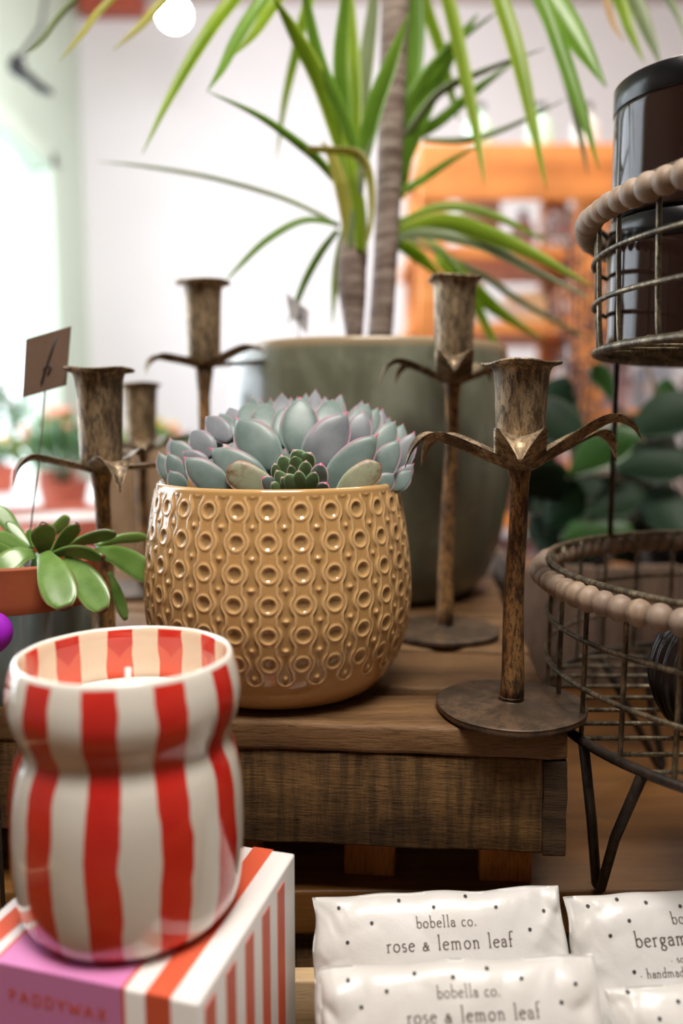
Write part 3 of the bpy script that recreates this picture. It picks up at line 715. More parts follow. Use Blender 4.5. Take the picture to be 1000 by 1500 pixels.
for a in ((65, 812, 63, 767, 36, .44, .425), (76, 812, 113, 767, 26, .445, .435, 0, 1, .7), (62, 790, 100, 758, 24, .455, .47, 0, 1, .9), (90, 806, 170, 781, 26, .445, .45, .002, 1, .9), (140, 800, 216, 787, 18, .455, .47, .002, 1, .5),
          (75, 813, 152, 817, 26, .435, .42, .003, 1, 1.0), (140, 808, 228, 850, 38, .45, .44, .004, 1, .2), (64, 812, 96, 892, 54, .425, .40, .003, 1, 0), (95, 820, 152, 896, 46, .432, .412, .004, 1, 0),
          (160, 838, 184, 908, 18, .45, .45, .002), (50, 812, -8, 846, 40, .43, .415, .004, 1, .5), (38, 835, -12, 862, 34, .44, .43, 0), (42, 806, -8, 783, 24, .44, .43), (38, 800, -6, 742, 26, .45, .455), (46, 803, 10, 766, 20, .445, .45), (48, 803, 42, 775, 12, .44, .44), (25, 810, -20, 800, 20, .435, .42)):
    jleaf(*a)
stake_card('price_card', [(38, 497), (104, 478), (97, 564), (33, 583)], .50, Vector((W(36, 800, .478).x, .478, ZC + .062)), M_card, 'brown kraft price card on wire stake above the green succulent')
bp = W(-15, 927, .392); pk = thing('purple_ball_pick', Vector((bp.x, bp.y, ZL)), 'bright violet ball on a thin pick at the left picture edge', 'ornament')
mb = MB(); lathe(mb, bp, [(.0107 * math.sin(a), -.0107 * math.cos(a)) for a in [i / 20 * PI for i in range(21)]], 28, closed=True); obj('ball', mb, M_purple, pk)
mb = MB(); tube(mb, [Vector((bp.x, bp.y, ZL)), bp + Vector((0, 0, -.009))], .0012, 8); obj('pick', mb, M_black, pk)

# ------------------------------------------------------------------ gift box and striped candle
hb = .195
N_, F_, L_ = H(291, 1471, hb), H(432, 1250, hb), H(0, 1407, hb)
e1 = (F_ - N_); dep = e1.length; e1n = e1.normalized(); e2n = Vector((-e1n.y, e1n.x, 0))
if e2n.dot(L_ - N_) < 0: e2n = -e2n
BS = dep; BH = hb_h = ZC * 0 + (CZ - hb) - ZL
gb = thing('gift_box', N_ + e1 / 2 + e2n * BS / 2 - Vector((0, 0, BH)), 'pink and coral striped cardboard gift box under the striped candle', 'box')
ctr = N_ + e1 / 2 + e2n * BS / 2 - Vector((0, 0, BH / 2))
rz = math.atan2(-e2n.y, -e2n.x)     # local +x = toward the near right corner
mb = MB(); box(mb, ctr, (BS, dep, BH), rz, .0012); carton_ = obj('carton', mb, M_boxwhite, gb)
def quad_on(mb, P0, ea, eb, a0, a1, b0, b1, n, th=.00025):
    """thin printed patch: P0 + a*ea + b*eb, raised th along n"""
    q = [P0 + ea * a + eb * b for a, b in ((a0, b0), (a1, b0), (a1, b1), (a0, b1))]
    vs = [x + n * th for x in q] + [x - n * .0004 for x in q]
    f = [(0, 1, 2, 3), (7, 6, 5, 4), (0, 4, 5, 1), (1, 5, 6, 2), (2, 6, 7, 3), (3, 7, 4, 0)]
    if (q[1] - q[0]).cross(q[3] - q[0]).dot(n) < 0: f = [tuple(reversed(x)) for x in f]
    mb.add(vs, f)
up = Vector((0, 0, 1)); nfront = -e1n; nright = -e2n; dn = -up
# right side: vertical coral stripes
mb = MB(); s0 = .0045
k = 0
while s0 + .0065 < dep:
    quad_on(mb, N_, e1n, dn, s0, s0 + .0085, .005, BH, nright); s0 += .0180; k += 1
obj('side_stripe', mb, M_boxred, carton_, False)
# top: stripes run front to back beside the pink centre panel
mb = MB(); mp = MB(); mo = MB()
pa, pb_ = .0285, .0285 + .0525     # pink panel span measured from the near right corner towards the left
quad_on(mp, N_, e2n, e1n, pa, pb_, 0, .040, up); quad_on(mp, N_, e2n, dn, pa, pb_, 0, BH, nfront)
for a in (.0105,):
    quad_on(mb, N_, e2n, e1n, a, a + .0095, 0, dep, up); quad_on(mb, N_, e2n, dn, a, a + .0095, 0, BH, nfront)
for a in (.0105 + .0765 - .0005,):
    quad_on(mb, N_, e2n, e1n, a, a + .0085, 0, dep, up); quad_on(mb, N_, e2n, dn, a, a + .0085, 0, BH, nfront)
for a in (.030 + .009, .058):
    quad_on(mb, N_, e2n, e1n, a, a + .0095, .042, dep, up)
for a in (pa - .0006, pb_ - .0006):
    quad_on(mo, N_, e2n, dn, a, a + .0013, 0, BH, nfront, .0003); quad_on(mo, N_, e2n, e1n, a, a + .0013, 0, .040, up, .0003)
quad_on(mo, N_, e2n, e1n, pa, pb_, .0395, .0408, up, .0003)
obj('top_stripe', mb, M_boxred, carton_, False); obj('pink_panel', mp, M_boxpink, carton_, False); obj('panel_border', mo, M_boxred, carton_, False)

# candle jar
cb = H(192, 1331, hb)
CB = Vector((cb.x, cb.y + .003, CZ - hb + .0004))
cj = thing('striped_candle_jar', CB, 'red and cream striped waisted ceramic candle jar standing on the gift box', 'candle')
op = [(.031, 0), (.0362, .0010), (.0398, .0045), (.0422, .012), (.0435, .025), (.0438, .040), (.0432, .054), (.0415, .0645), (.0392, .0705), (.0386, .0735), (.0395, .077), (.0418, .0825), (.0432, .089), (.0430, .0955), (.0418, .1015), (.0405, .1055), (.0393, .107), (.0378, .1058), (.0375, .102), (.0378, .096), (.038, .088), (.0365, .080), (.034, .073)]
opS = smoothprof([(a * 1.034, b * .978) for a, b in op], 120)
lob = lambda a, i: (1 + .004 * math.cos(11 * a + 1.0), 0)
mb = MB(); lathe(mb, CB, opS, 132, fr=lob, closed=True); mb.f.append(tuple(range(132))[::-1])
# split uv v so that the rim sits near .7 : already index based
obj('jar', mb, M_candle, cj)
mb = MB(); lathe(mb, CB, [(.0375, .0825), (.034, .0822), (.01, .0825), (0, .0828)], 64, closed=True); obj('wax', mb, M_wax, cj)
mb = MB(); tube(mb, [CB + Vector((.001, -.002, .0825)), CB + Vector((.001, -.002, .09)), CB + Vector((.0014, -.0016, .0985))], .0012, 10); obj('wick', mb, M_wick, cj)

# ------------------------------------------------------------------ stroke lettering
def arc(cx, cy, rx, ry, a0, a1, n=14):
    return [(cx + rx * math.cos(math.radians(a0 + (a1 - a0) * i / n)), cy + ry * math.sin(math.radians(a0 + (a1 - a0) * i / n))) for i in range(n + 1)]
A_ = 1.95  # ascender
G_ = {
 'o': (.98, [arc(.45, .5, .42, .5, 0, 360, 22)]),
 'c': (.85, [arc(.45, .5, .4, .5, 48, 312, 18)]),
 'e': (.88, [[(.06, .56), (.82, .62)] , arc(.44, .5, .4, .5, 14, 315, 20)]),
 'b': (1.0, [[(.0, A_ - .12), (.14, A_)], [(.14, A_), (.14, .05)], arc(.5, .5, .38, .5, 150, -150, 18)]),
 'd': (1.0, [[(.66, A_ - .1), (.8, A_)], [(.8, A_), (.8, .04), (.92, .0)], arc(.46, .5, .38, .5, 30, 330, 18)]),
 'l': (.48, [[(.06, A_ - .12), (.22, A_)], [(.22, A_), (.22, .03)], [(.05, 0), (.4, 0)]]),
 'a': (.84, [arc(.36, .66, .3, .34, 165, 0, 10) + [(.66, .12), (.8, .0)], arc(.36, .3, .3, .29, 60, 360, 14)]),
 '.': (.45, [arc(.15, .08, .05, .05, 0, 360, 8)]),
 'r': (.72, [[(.02, .9), (.2, 1.0)], [(.2, 1), (.2, .03)], [(.04, 0), (.38, 0)], arc(.5, .6, .3, .4, 165, 60, 8)]),
 's': (.7, [arc(.32, .74, .24, .26, 40, 250, 10) + arc(.34, .26, .25, .27, 70, -150, 10)]),
 'm': (1.65, [[(.02, .9), (.2, 1)], [(.2, 1), (.2, 0)], arc(.47, .62, .27, .38, 170, 0, 10) + [(.74, 0)], arc(1.01, .62, .27, .38, 170, 0, 10) + [(1.28, 0)], [(.06, 0), (.34, 0)], [(.6, 0), (.88, 0)], [(1.14, 0), (1.45, 0)]]),
 'n': (1.1, [[(.02, .9), (.2, 1)], [(.2, 1), (.2, 0)], arc(.48, .62, .28, .38, 170, 0, 10) + [(.76, 0)], [(.06, 0), (.34, 0)], [(.62, 0), (.92, 0)]]),
 'h': (1.1, [[(.04, A_ - .1), (.2, A_)], [(.2, A_), (.2, 0)], arc(.48, .62, .28, .38, 170, 0, 10) + [(.76, 0)], [(.06, 0), (.34, 0)], [(.62, 0), (.92, 0)]]),
 'f': (.62, [arc(.5, A_ - .32, .28, .3, 45, 180, 8) + [(.22, 0)], [(.04, .95), (.55, .95)], [(.06, 0), (.4, 0)]]),
 'g': (.9, [arc(.4, .66, .28, .32, 0, 360, 16), [(.62, .86), (.84, .95)], arc(.36, .28, .2, .14, 130, 260, 6) + arc(.42, -.24, .34, .27, 60, -240, 16)]),
 't': (.6, [[(.22, 1.35), (.22, .2)] + arc(.38, .18, .16, .18, 180, 300, 6), [(.02, .95), (.5, .95)]]),
 'i': (.45, [[(.04, .9), (.2, 1)], [(.2, 1), (.2, 0)], [(.04, 0), (.36, 0)], arc(.2, 1.45, .05, .05, 0, 360, 8)]),
 'y': (.9, [[(.08, 1), (.45, .08)], [(.82, 1), (.38, -.28), (.1, -.45)]]),
 '-': (.7, [[(.12, .42), (.52, .42)]]),
 '&': (1.05, [[(.9, .0), (.6, .32), (.3, .66)] + arc(.43, .82, .17, .17, 215, -50, 10) + arc(.36, .26, .3, .28, 110, 355, 14) + [(.78, .56)], [(.66, .56), (.92, .56)]]),
 ' ': (.62, []),
 'P': (1.3, [[(.2, 0), (.2, 1.6)], [(.2, 1.6), (.55, 1.6)] + arc(.55, 1.2, .38, .4, 90, -90, 10) + [(.2, .8)]]),
 'A': (1.6, [[(.05, 0), (.7, 1.6), (1.35, 0)], [(.3, .55), (1.1, .55)]]),
 'D': (1.5, [[(.2, 0), (.2, 1.6), (.5, 1.6)] + arc(.5, .8, .7, .8, 90, -90, 14) + [(.2, 0)]]),
 'Y': (1.4, [[(.05, 1.6), (.65, .8), (.65, 0)], [(1.25, 1.6), (.65, .8)]]),
 'W': (1.9, [[(.05, 1.6), (.5, 0), (.9, 1.3), (1.3, 0), (1.75, 1.6)]]),
 'X': (1.45, [[(.1, 1.6), (1.2, 0)], [(1.2, 1.6), (.1, 0)]]),
}
def text_strokes(s, track=.12):
    x = 0; out = []
    for ch in s:
        adv, st = G_[ch]
        for pl_ in st: out.append([(x + a, b) for a, b in pl_])
        x += adv + track
    return out, x - track
def ribbons(mb, strokes, size, ox, oy, surf, pen):
    """strokes scaled by size at (ox,oy); surf(x,y)->point on the surface; flat thin ribbons"""
    for st in strokes:
        P = []
        for (a, b), (c, d) in zip(st, st[1:]):
            L = math.hypot(c - a, d - b); k_ = max(1, int(L / .35))
            for j in range(k_): P.append((a + (c - a) * j / k_, b + (d - b) * j / k_))
        P.append(st[-1]); n = len(P); vs = []
        for i in range(n):
            x0, y0 = P[max(i - 1, 0)]; x1, y1 = P[min(i + 1, n - 1)]; L = math.hypot(x1 - x0, y1 - y0) or 1
            tx, ty = (x1 - x0) / L, (y1 - y0) / L
            pw_ = pen * (.75 + .5 * abs(ty)) * .5
            for s_ in (-1, 1):
                px_, py_ = P[i][0] - ty * pw_ * s_, P[i][1] + tx * pw_ * s_
                vs.append(surf(ox + px_ * size, oy + py_ * size))
        mb.add(vs, [(2 * i, 2 * i + 2, 2 * i + 3, 2 * i + 1) for i in range(n - 1)])
# box lettering, on the pink front panel
st, wd = text_strokes('PADDYWAX', .3)
fl = N_ + nfront * .0004      # running to the right = -e2n
def boxsurf(x, y): return fl + e2n * (pb_ - x) + up * (y)
mb = MB(); sz = .040 / wd; ribbons(mb, st, sz, .0062, -.0135, boxsurf, .26); obj('printed_lettering', mb, M_boxred, carton_, False)

# ------------------------------------------------------------------ wax melt packets
def packet(TL, TR, lean, L, T, seed, lines, dots, label, vis=None):
    """TL,TR: world top corners of the front; lean: degrees of the face from horizontal; L length down"""
    xr = (TR - TL); Wd = xr.length; xr = xr.normalized()
    fy = Vector((0, -1, 0)); fy = (fy - xr * fy.dot(xr)).normalized()
    dz = xr.cross(fy).normalized()
    if dz.z > 0: dz = -dz
    a = math.radians(lean); dnv = (fy * math.cos(a) + dz * math.sin(a)).normalized()
    nn = xr.cross(-dnv).normalized()
    if nn.y > 0: nn = -nn
    mid = (TL + TR) / 2 + dnv * L
    lo = min((mid).z, mid.z)
    r = thing('wax_melt_packet', mid, label, 'packet', 'white paper packets in the tray')
    sd = Vector((seed * 5.3, seed * 2.9, seed))
    def surf(x, y, side=1, off=0.0):
        """x 0..Wd from the left, y 0..L down"""
        s = 2 * x / Wd - 1; t = 2 * y / L - 1
        b = T * max(0, (1 - abs(s) ** 5)) ** .6 * max(0, (1 - abs(t) ** 6)) ** .6
        q = Vector((x * 28, y * 28, side * 3)) + sd
        edge = max(0, (abs(s) - .62) / .38)
        wr = (noise.noise(q) * .0011 + abs(noise.noise(q * 2.3)) * .0010 * (1 + 3.2 * edge) - abs(noise.noise(Vector((x * 70 + y * 38, y * 16 - x * 30, seed)))) * .0036 * edge - abs(noise.noise(Vector((x * 160 - y * 90, y * 60 + x * 40, seed + 3)))) * .0010 * edge)
        if abs(s) > .97 or abs(t) > .985: wr *= .25
        ex = .0022 * noise.noise(Vector((y * 55, seed, s))) * edge
        ey = .0016 * noise.noise(Vector((x * 45, seed + 4, t))) * abs(t) ** 6
        return TL + xr * (x + ex) + dnv * (y + ey) + nn * (side * (b * .5 if side > 0 else b * .5) + wr + off)
    mb = MB(); nu, nv = 120, 80; vs = []; fs = []
    for sd_ in (1, -1):
        for j in range(nv + 1):
            for i in range(nu + 1): vs.append(surf(Wd * i / nu, L * j / nv, sd_))
    q = (nu + 1) * (nv + 1)
    for j in range(nv):
        for i in range(nu):
            a_ = j * (nu + 1) + i; fs.append((a_, a_ + nu + 1, a_ + nu + 2, a_ + 1)); a_ += q; fs.append((a_, a_ + 1, a_ + nu + 2, a_ + nu + 1))
    def stitch(idx):
        for a_, b_ in zip(idx, idx[1:]): fs.append((a_, b_, b_ + q, a_ + q))
    stitch([i for i in range(nu + 1)][::1]); stitch([nv * (nu + 1) + i for i in range(nu + 1)][::-1])
    stitch([j * (nu + 1) for j in range(nv + 1)][::-1]); stitch([j * (nu + 1) + nu for j in range(nv + 1)])
    mb.add(vs, fs); wr_ = obj('wrapper', mb, M_wrap, r)
    for (s_, cx, y, size, track, left) in lines:
        st, wd = text_strokes(s_, track); x0 = cx if left else cx - wd * size / 2
        mb = MB(); ribbons(mb, st, size, 0, 0, lambda x, yy, x0=x0, y=y: surf(x0 + x, y - yy, 1, .00028), .15)
        obj('printed_lettering', mb, M_ink, wr_, False)
    mb = MB()
    for (x, y) in dots:
        vs = [surf(x, y, 1, .0003)] + [surf(x + .00085 * math.cos(k / 12 * 2 * PI), y + .0008 * math.sin(k / 12 * 2 * PI), 1, .0003) for k in range(12)]
        mb.add(vs, [(0, 1 + (k + 1) % 12, 1 + k) for k in range(12)])
    obj('printed_dots', mb, M_inkb, wr_, False)
    # plane solver so that print positions can be read off the photograph
    return r
def px_to_packet(TL, TR, lean, pts):
    xr = (TR - TL).normalized(); fy = Vector((0, -1, 0)); fy = (fy - xr * fy.dot(xr)).normalized(); dz = xr.cross(fy).normalized()
    if dz.z > 0: dz = -dz
    a = math.radians(lean); dnv = (fy * math.cos(a) + dz * math.sin(a)).normalized(); nn = xr.cross(dnv)
    out = []
    for px, py in pts:
        d = W(px, py, 1) - cam.location; t_ = (TL - cam.location).dot(nn) / d.dot(nn); p = cam.location + d * t_ - TL
        out.append((p.dot(xr), p.dot(dnv)))
    return out
def pk_at(TLp, TRp, y, lean, L, T, seed, lines, dots, label):
    TL, TR = W(*TLp, y), W(*TRp, y)
    # the printed face bulges toward the viewer: solve on a plane T/2 in front
    sh = Vector((0, -.5 * T * .8, .3 * T))
    dl = px_to_packet(TL + sh, TR + sh, lean, dots)
    ln = []
    for s_, px, py, xh, tr_, left in lines:
        (x, yy), (x2, y2) = px_to_packet(TL + sh, TR + sh, lean, [(px, py), (px, py - xh)])
        ln.append((s_, x, yy, yy - y2, tr_, left))
    packet(TL, TR, lean, L, T, seed, ln, dl, label)
pk_at((457, 1315), (817, 1297), .358, 58, .099, .016, 1,
      [('bobella co.', 655, 1355, 9.0, .24, 0), ('rose & lemon leaf', 660, 1388, 11.5, .26, 0)],
      [(495, 1327), (545, 1350), (510, 1378), (585, 1317), (636, 1327), (683, 1309), (727, 1325), (799, 1332), (777, 1359)],
      'white dotted packet reading rose and lemon leaf, nearest the crate')
pk_at((468, 1418), (868, 1397), .318, 58, .099, .016, 2,
      [('bobella co.', 688, 1458, 9.8, .24, 0), ('rose & lemon leaf', 695, 1493, 12.5, .26, 0)],
      [(510, 1435), (567, 1449), (530, 1473), (608, 1423), (665, 1431), (715, 1416), (765, 1430), (845, 1439), (824, 1466)],
      'white dotted rose and lemon leaf packet lying in front of its twin')
pk_at((824, 1314), (1200, 1293), .358, 58, .099, .016, 3,
      [('bobella co.', 986, 1351, 9.5, .24, 1), ('bergamot', 932, 1385, 12.5, .22, 1), ('- soy', 983, 1408, 6.5, .2, 1), ('- handmade', 938, 1431, 7.5, .15, 1)],
      [(863, 1325), (907, 1315), (949, 1320), (922, 1346), (895, 1368), (929, 1421), (999, 1325)],
      'white dotted packet printed bergam at the right picture edge')
pk_at((884, 1448), (1260, 1424), .318, 58, .099, .015, 4, [], [(996, 1465), (967, 1490), (925, 1452)],
      'white dotted packet at the bottom right corner, below the bergam packet')

# pine tray holding packets and box
trY0, trY1, trX0, trX1, trT = .12, .386, -.36, .42, CZ - .2745
tr = thing('pine_tray', (.03, .25, ZL), 'pale pine tray along the front holding the packets and gift box', 'tray')
ZLf = ZL
mb = MB(); box(mb, ((trX0 + trX1) / 2, trY1 - .006, (trT + ZLf) / 2), (trX1 - trX0, .011, trT - ZLf), 0, .0012, .0004, seg=30, seed=2); obj('back_rail', mb, M_pine, tr)
for sx in (trX0, trX1):
    mb = MB(); box(mb, (sx, (trY0 + trY1) / 2, ZLf + .01), (.011, trY1 - trY0 - .024, .02), 0, .001); obj('side_rail', mb, M_pine, tr)

# ------------------------------------------------------------------ wire baskets
def beadmesh():
    mb = MB(); R = .0056
    pr = [(0.0012, -.0046), (.0034, -.0042), (.0048, -.0028), (.0056, -.001), (.0057, .0008), (.005, .0026), (.0036, .0041), (.0012, .0046)]
    lathe(mb, (0, 0, 0), pr, 18); me = bpy.data.meshes.new('bead'); me.from_pydata(mb.v, [], mb.f); me.polygons.foreach_set('use_smooth', [True] * len(me.polygons)); me.materials.append(M_bead); return me
BEAD = beadmesh()
def ring(mb, c, R, z, r, n=96, seg=8, a0=0, a1=360):
    full = a1 - a0 >= 360
    N = n if full else n + 1
    pts = [Vector((c[0] + R * math.cos(math.radians(a0 + (a1 - a0) * i / n)), c[1] + R * math.sin(math.radians(a0 + (a1 - a0) * i / n)), z)) for i in range(N)]
    tube(mb, pts, r, seg, closed=full); return mb
def basket(c, Rt, Rb, zb, zr, zbead, ringz, nup, label, bead_out=.004, thick_base=False, floor_n=13, up_out=0, off=0):
    B = thing('wire_basket', (c[0], c[1], zb), label, 'basket')
    mb = MB(); ring(mb, c, Rt, zr, .0017, 120); obj('rim_wire', mb, M_wire, B)
    mb = MB(); ring(mb, c, Rt + bead_out, zbead, .0009, 120, 6); obj('bead_wire', mb, M_wire, B)
    nb = int(2 * PI * (Rt + bead_out) / .0104)
    rs = random.Random(3)
    for i in range(nb):
        a = 2 * PI * i / nb
        share('bead', BEAD, B, (c[0] + (Rt + bead_out) * math.cos(a), c[1] + (Rt + bead_out) * math.sin(a), zbead), (PI / 2, rs.uniform(0, 6), a), (rs.uniform(1.06, 1.18),) * 3)
    def Rz(z): q = min(1, max(0, (z - zb) / (zr - zb))); return Rb + (Rt - Rb) * min(1, q * 1.0) ** .55
    for z in ringz:
        mb = MB(); ring(mb, c, Rz(z), z, .0014, 110); obj('ring_wire', mb, M_wire, B)
    mb = MB(); ring(mb, c, Rb, zb, .0026 if thick_base else .0022, 100); obj('base_ring', mb, M_black if thick_base else M_wire, B)
    for i in range(nup):
        a = 2 * PI * (i + off) / nup; ca, sa = math.cos(a), math.sin(a)
        pts = []
        for q in (0, .06, .15, .3, .5, .75, 1):
            z = zb + (zr - zb) * q; R = Rz(z) + (-.0014); pts.append((c[0] + R * ca, c[1] + R * sa, z))
        mb = MB(); tube(mb, cr(pts, 12), .0013, 7); obj('upright_wire', mb, M_wire, B)
    for i in range(floor_n):
        s = -1 + 2 * (i + 1) / (floor_n + 1); hl = Rb * math.sqrt(1 - s * s)
        mb = MB(); tube(mb, [(c[0] - hl, c[1] + s * Rb, zb + .0015), (c[0], c[1] + s * Rb, zb + .0015), (c[0] + hl, c[1] + s * Rb, zb + .0015)], .0012, 6); obj('floor_wire', mb, M_wire, B)
    return B
c1 = (.2525, .430)
B1 = basket(c1, .138, .139, CZ - .158, CZ - .078, CZ - .0850, (CZ - .108, CZ - .132), 30, 'lower wire basket with wooden bead rim on hairpin legs, beside the crate', thick_base=True, off=.25)
def legat(B, c, a0, a1, af, R0, Rf, zt, zf):
    P = []
    for a, R, z in ((a0, R0, zt), (a0 * .5 + af * .5, (R0 + Rf) / 2, (zt + zf) / 2), (af - 1.0, Rf + .001, zf + .005), (af, Rf, zf + .0026), (af + 1.0, Rf + .001, zf + .005), (a1 * .5 + af * .5, (R0 + Rf) / 2, (zt + zf) / 2), (a1, R0, zt)):
        an = math.radians(a); P.append((c[0] + R * math.cos(an), c[1] + R * math.sin(an), z))
    mb = MB(); tube(mb, P, .0026, 10); obj('leg', mb, M_black, B)
for a in (0, 90, 180, 270): legat(B1, c1, 197 + a, 213 + a, 194 + a, .139, .122, CZ - .159, ZT)
c2 = (.268, .419)
B2 = basket(c2, .1375, .134, CZ + .036, CZ + .108, CZ + .1015, (CZ + .061, CZ + .083), 26, 'upper wire basket with wooden bead rim holding stacked dark jars', bead_out=.0035, off=.4)
for a in (126, 6, 246):
    an = math.radians(a + 12); p = [(c2[0] + .134 * math.cos(an), c2[1] + .134 * math.sin(an), CZ + .034)]; an = math.radians(a - 5); p += [None, (c1[0] + .138 * math.cos(an), c1[1] + .138 * math.sin(an), CZ - .078)] 
    p[1] = tuple((p[0][k] + p[2][k]) / 2 for k in range(3)); mb = MB(); tube(mb, p, .0018, 8); obj('post', mb, M_black, B2)

# jars in the upper basket
def jar(xy, z, R, h, label):
    J = thing('glass_jar', (xy[0], xy[1], z), label, 'jar', 'stacked dark glass jars')
    mb = MB(); lathe(mb, (xy[0], xy[1], z), smoothprof([(R * .9, 0), (R * .985, .002), (R, .007), (R, h * .5), (R, h - .016), (R * .97, h - .0145)], 30), 72); obj('glass_body', mb, M_glass, J)
    mb = MB(); lathe(mb, (xy[0], xy[1], z), [(R * .9, h - .0145), (R * 1.0, h - .0145), (R * 1.012, h - .0135), (R * 1.012, h - .0012), (R * .99, h - .0002), (R * .9, h), (0, h)], 72, closed=True); obj('lid', mb, M_lid, J)
jx = (.196, .474)
jar(jx, CZ + .0387, .0435, .0715, 'dark amber glass jar with black lid inside the upper basket, lower of two')
jar(jx, CZ + .1104, .0435, .0735, 'dark amber glass jar with black lid rising above the upper basket rim')
# ribbed vessel in the lower basket
RV = Vector((.203, .392, CZ - .155))
def ribf(a, i): return (1 + .018 * math.cos(36 * a), 0)
mb = MB(); lathe(mb, RV, smoothprof([(.024, 0), (.038, .004), (.0465, .018), (.048, .032), (.044, .047), (.034, .058), (.018, .0655), (.004, .067), (0, .067)], 40), 288, fr=ribf, closed=True); mb.f.append(tuple(range(288))[::-1])
tag(obj('ribbed_vessel', mb, M_rib), 'black ribbed round vessel sitting inside the lower wire basket', 'vessel')

# ------------------------------------------------------------------ right background: board box, leafy plant, twigs
bxo = thing('board_box', (.46, .86, ZT), 'grey brown box of upright boards behind the lower basket', 'box')
for i in range(15):
    x = .175 + i * .038
    mb = MB(); box(mb, (x, .735, ZT + .056 + random.uniform(-.002, .002)), (.0345, .012, .112), 0, .0015, .0006, seed=i); obj('board', mb, M_greyw, bxo)
for i in range(7):
    mb = MB(); box(mb, (.162, .76 + i * .038, ZT + .056), (.012, .0345, .112), 0, .0015, .0006, seed=i + 30); obj('board', mb, M_greyw, bxo)
mb = MB(); box(mb, (.45, .87, ZT + .006), (.56, .24, .01)); obj('bottom_board', mb, M_greyw, bxo)
fp = Vector((.40, .90, ZT + .012))
rp = thing('leafy_plant', fp, 'dark glossy large leaved plant growing behind the lower basket', 'plant')
mb = MB(); lathe(mb, fp, smoothprof([(.05, 0), (.055, .003), (.068, .09), (.072, .1), (.068, .101), (.062, .092)], 20), 40, closed=True); mb.f.append(tuple(range(40))[::-1]); obj('pot', mb, M_lid, rp)
mb = MB(); lathe(mb, fp, [(.066, .088), (0, .09)], 30, closed=True); obj('soil', mb, M_soil, rp)
rs = random.Random(11)
for i in range(7):
    a = rs.uniform(0, 6.28); mb = MB(); tube(mb, cr([fp + Vector((0, 0, .085)), fp + Vector((.05 * math.cos(a), .03 * math.sin(a), .18)), fp + Vector((.13 * math.cos(a), .07 * math.sin(a), .26 + .04 * rs.random()))], 10), [.0035, .002], 7); obj('stem', mb, M_bark, rp)
lv = [(760, 600, 860, 660, 95, .86), (790, 640, 840, 560, 80, .9), (830, 700, 940, 640, 80, .84), (840, 740, 760, 700, 90, .87), (920, 640, 1040, 600, 95, .85), (900, 690, 1020, 690, 90, .86), (860, 760, 950, 730, 80, .85), (800, 780, 860, 720, 90, .88),
      (780, 690, 850, 790, 100, .9), (930, 720, 1010, 790, 90, .88), (900, 590, 860, 540, 40, .86), (960, 620, 990, 560, 50, .9), (850, 640, 780, 600, 90, .92), (990, 680, 900, 620, 80, .93), (820, 790, 930, 790, 90, .86), (760, 760, 800, 640, 80, .93), (960, 740, 880, 700, 80, .94), (1000, 640, 1060, 720, 90, .9),
      (880, 790, 990, 760, 70, .93), (840, 690, 900, 760, 80, .95), (770, 740, 830, 820, 90, .94), (870, 650, 960, 690, 90, .95), (890, 820, 1000, 810, 80, .96), (780, 800, 870, 830, 80, .96)]
for i, (bx, by, tx, ty, w_, y) in enumerate(lv):
    b0, tp = W(bx, by, y), W(tx, ty, y - .03 + rs.uniform(-.03, .03)); d = tp - b0
    sd = Vector((rs.uniform(-.5, .5), rs.uniform(.3, 1), rs.uniform(-.6, .9))); 
    mb = MB(); blade(mb, [b0, b0 + d * .4 + Vector((0, 0, .01)), b0 + d * .8 + Vector((0, 0, .006)), tp - Vector((0, 0, .004))], [x * pxs(w_, y) * .36 for x in (.05, .4, .78, .97, 1, .9, .72, .5, .25, .02)], d.cross((b0 - cam.location)).normalized() + sd * .35, thick=.0012, fold=.15, n=14, m=4)
    obj('leaf', mb, M_rub2 if i in (2, 10, 11, 14) else M_rub, rp)
    mb = MB(); tube(mb, cr([b0, b0 * .5 + (fp + Vector((0, 0, .1))) * .5 + Vector((0, 0, .03)), fp + Vector((0, 0, .085))], 8), .0014, 5); obj('leaf_stalk', mb, M_bark, rp)
# dried twiggy plant
tw = thing('twiggy_dried_plant', Vector((.32, 1.12, ZT)), 'dark dried twiggy stems in a dark vase before the orange shelf', 'plant')
TO = Vector((.32, 1.12, ZT))
mb = MB(); lathe(mb, TO, smoothprof([(.03, 0), (.045, .004), (.05, .06), (.03, .13), (.022, .16), (.026, .17), (.02, .168), (.018, .14)], 24), 40, closed=True); mb.f.append(tuple(range(40))[::-1]); obj('vase', mb, M_lid, tw)
M_twig = plain('dark_plum_twig', (.09, .055, .06), .8, .2, 60)
for i in range(7):
    bx = rs.uniform(-.05, .06); p0 = TO + Vector((0, 0, .13)); p2 = TO + Vector((bx, rs.uniform(-.03, .03), .40 + rs.uniform(0, .09)))
    P = cr([p0, (p0 + p2) / 2 + Vector((bx * .1, 0, 0)), p2], 12); mb = MB(); tube(mb, P, [.0022, .0012], 6)
    for k in range(12):
        q = P[rs.randint(4, 12)]; e = q + Vector((rs.uniform(-.035, .035), rs.uniform(-.02, .02), rs.uniform(.005, .04))); tube(mb, [q, (q + e) / 2 + Vector((0, 0, .004)), e], .0008, 4)
        for l in range(3):
            f = e + Vector((rs.uniform(-.008, .008), rs.uniform(-.008, .008), rs.uniform(-.006, .008))); lathe(mb, f, [(0, -.003), (.0032, 0), (0, .003)], 6, closed=True)
    obj('twig', mb, M_twig, tw)

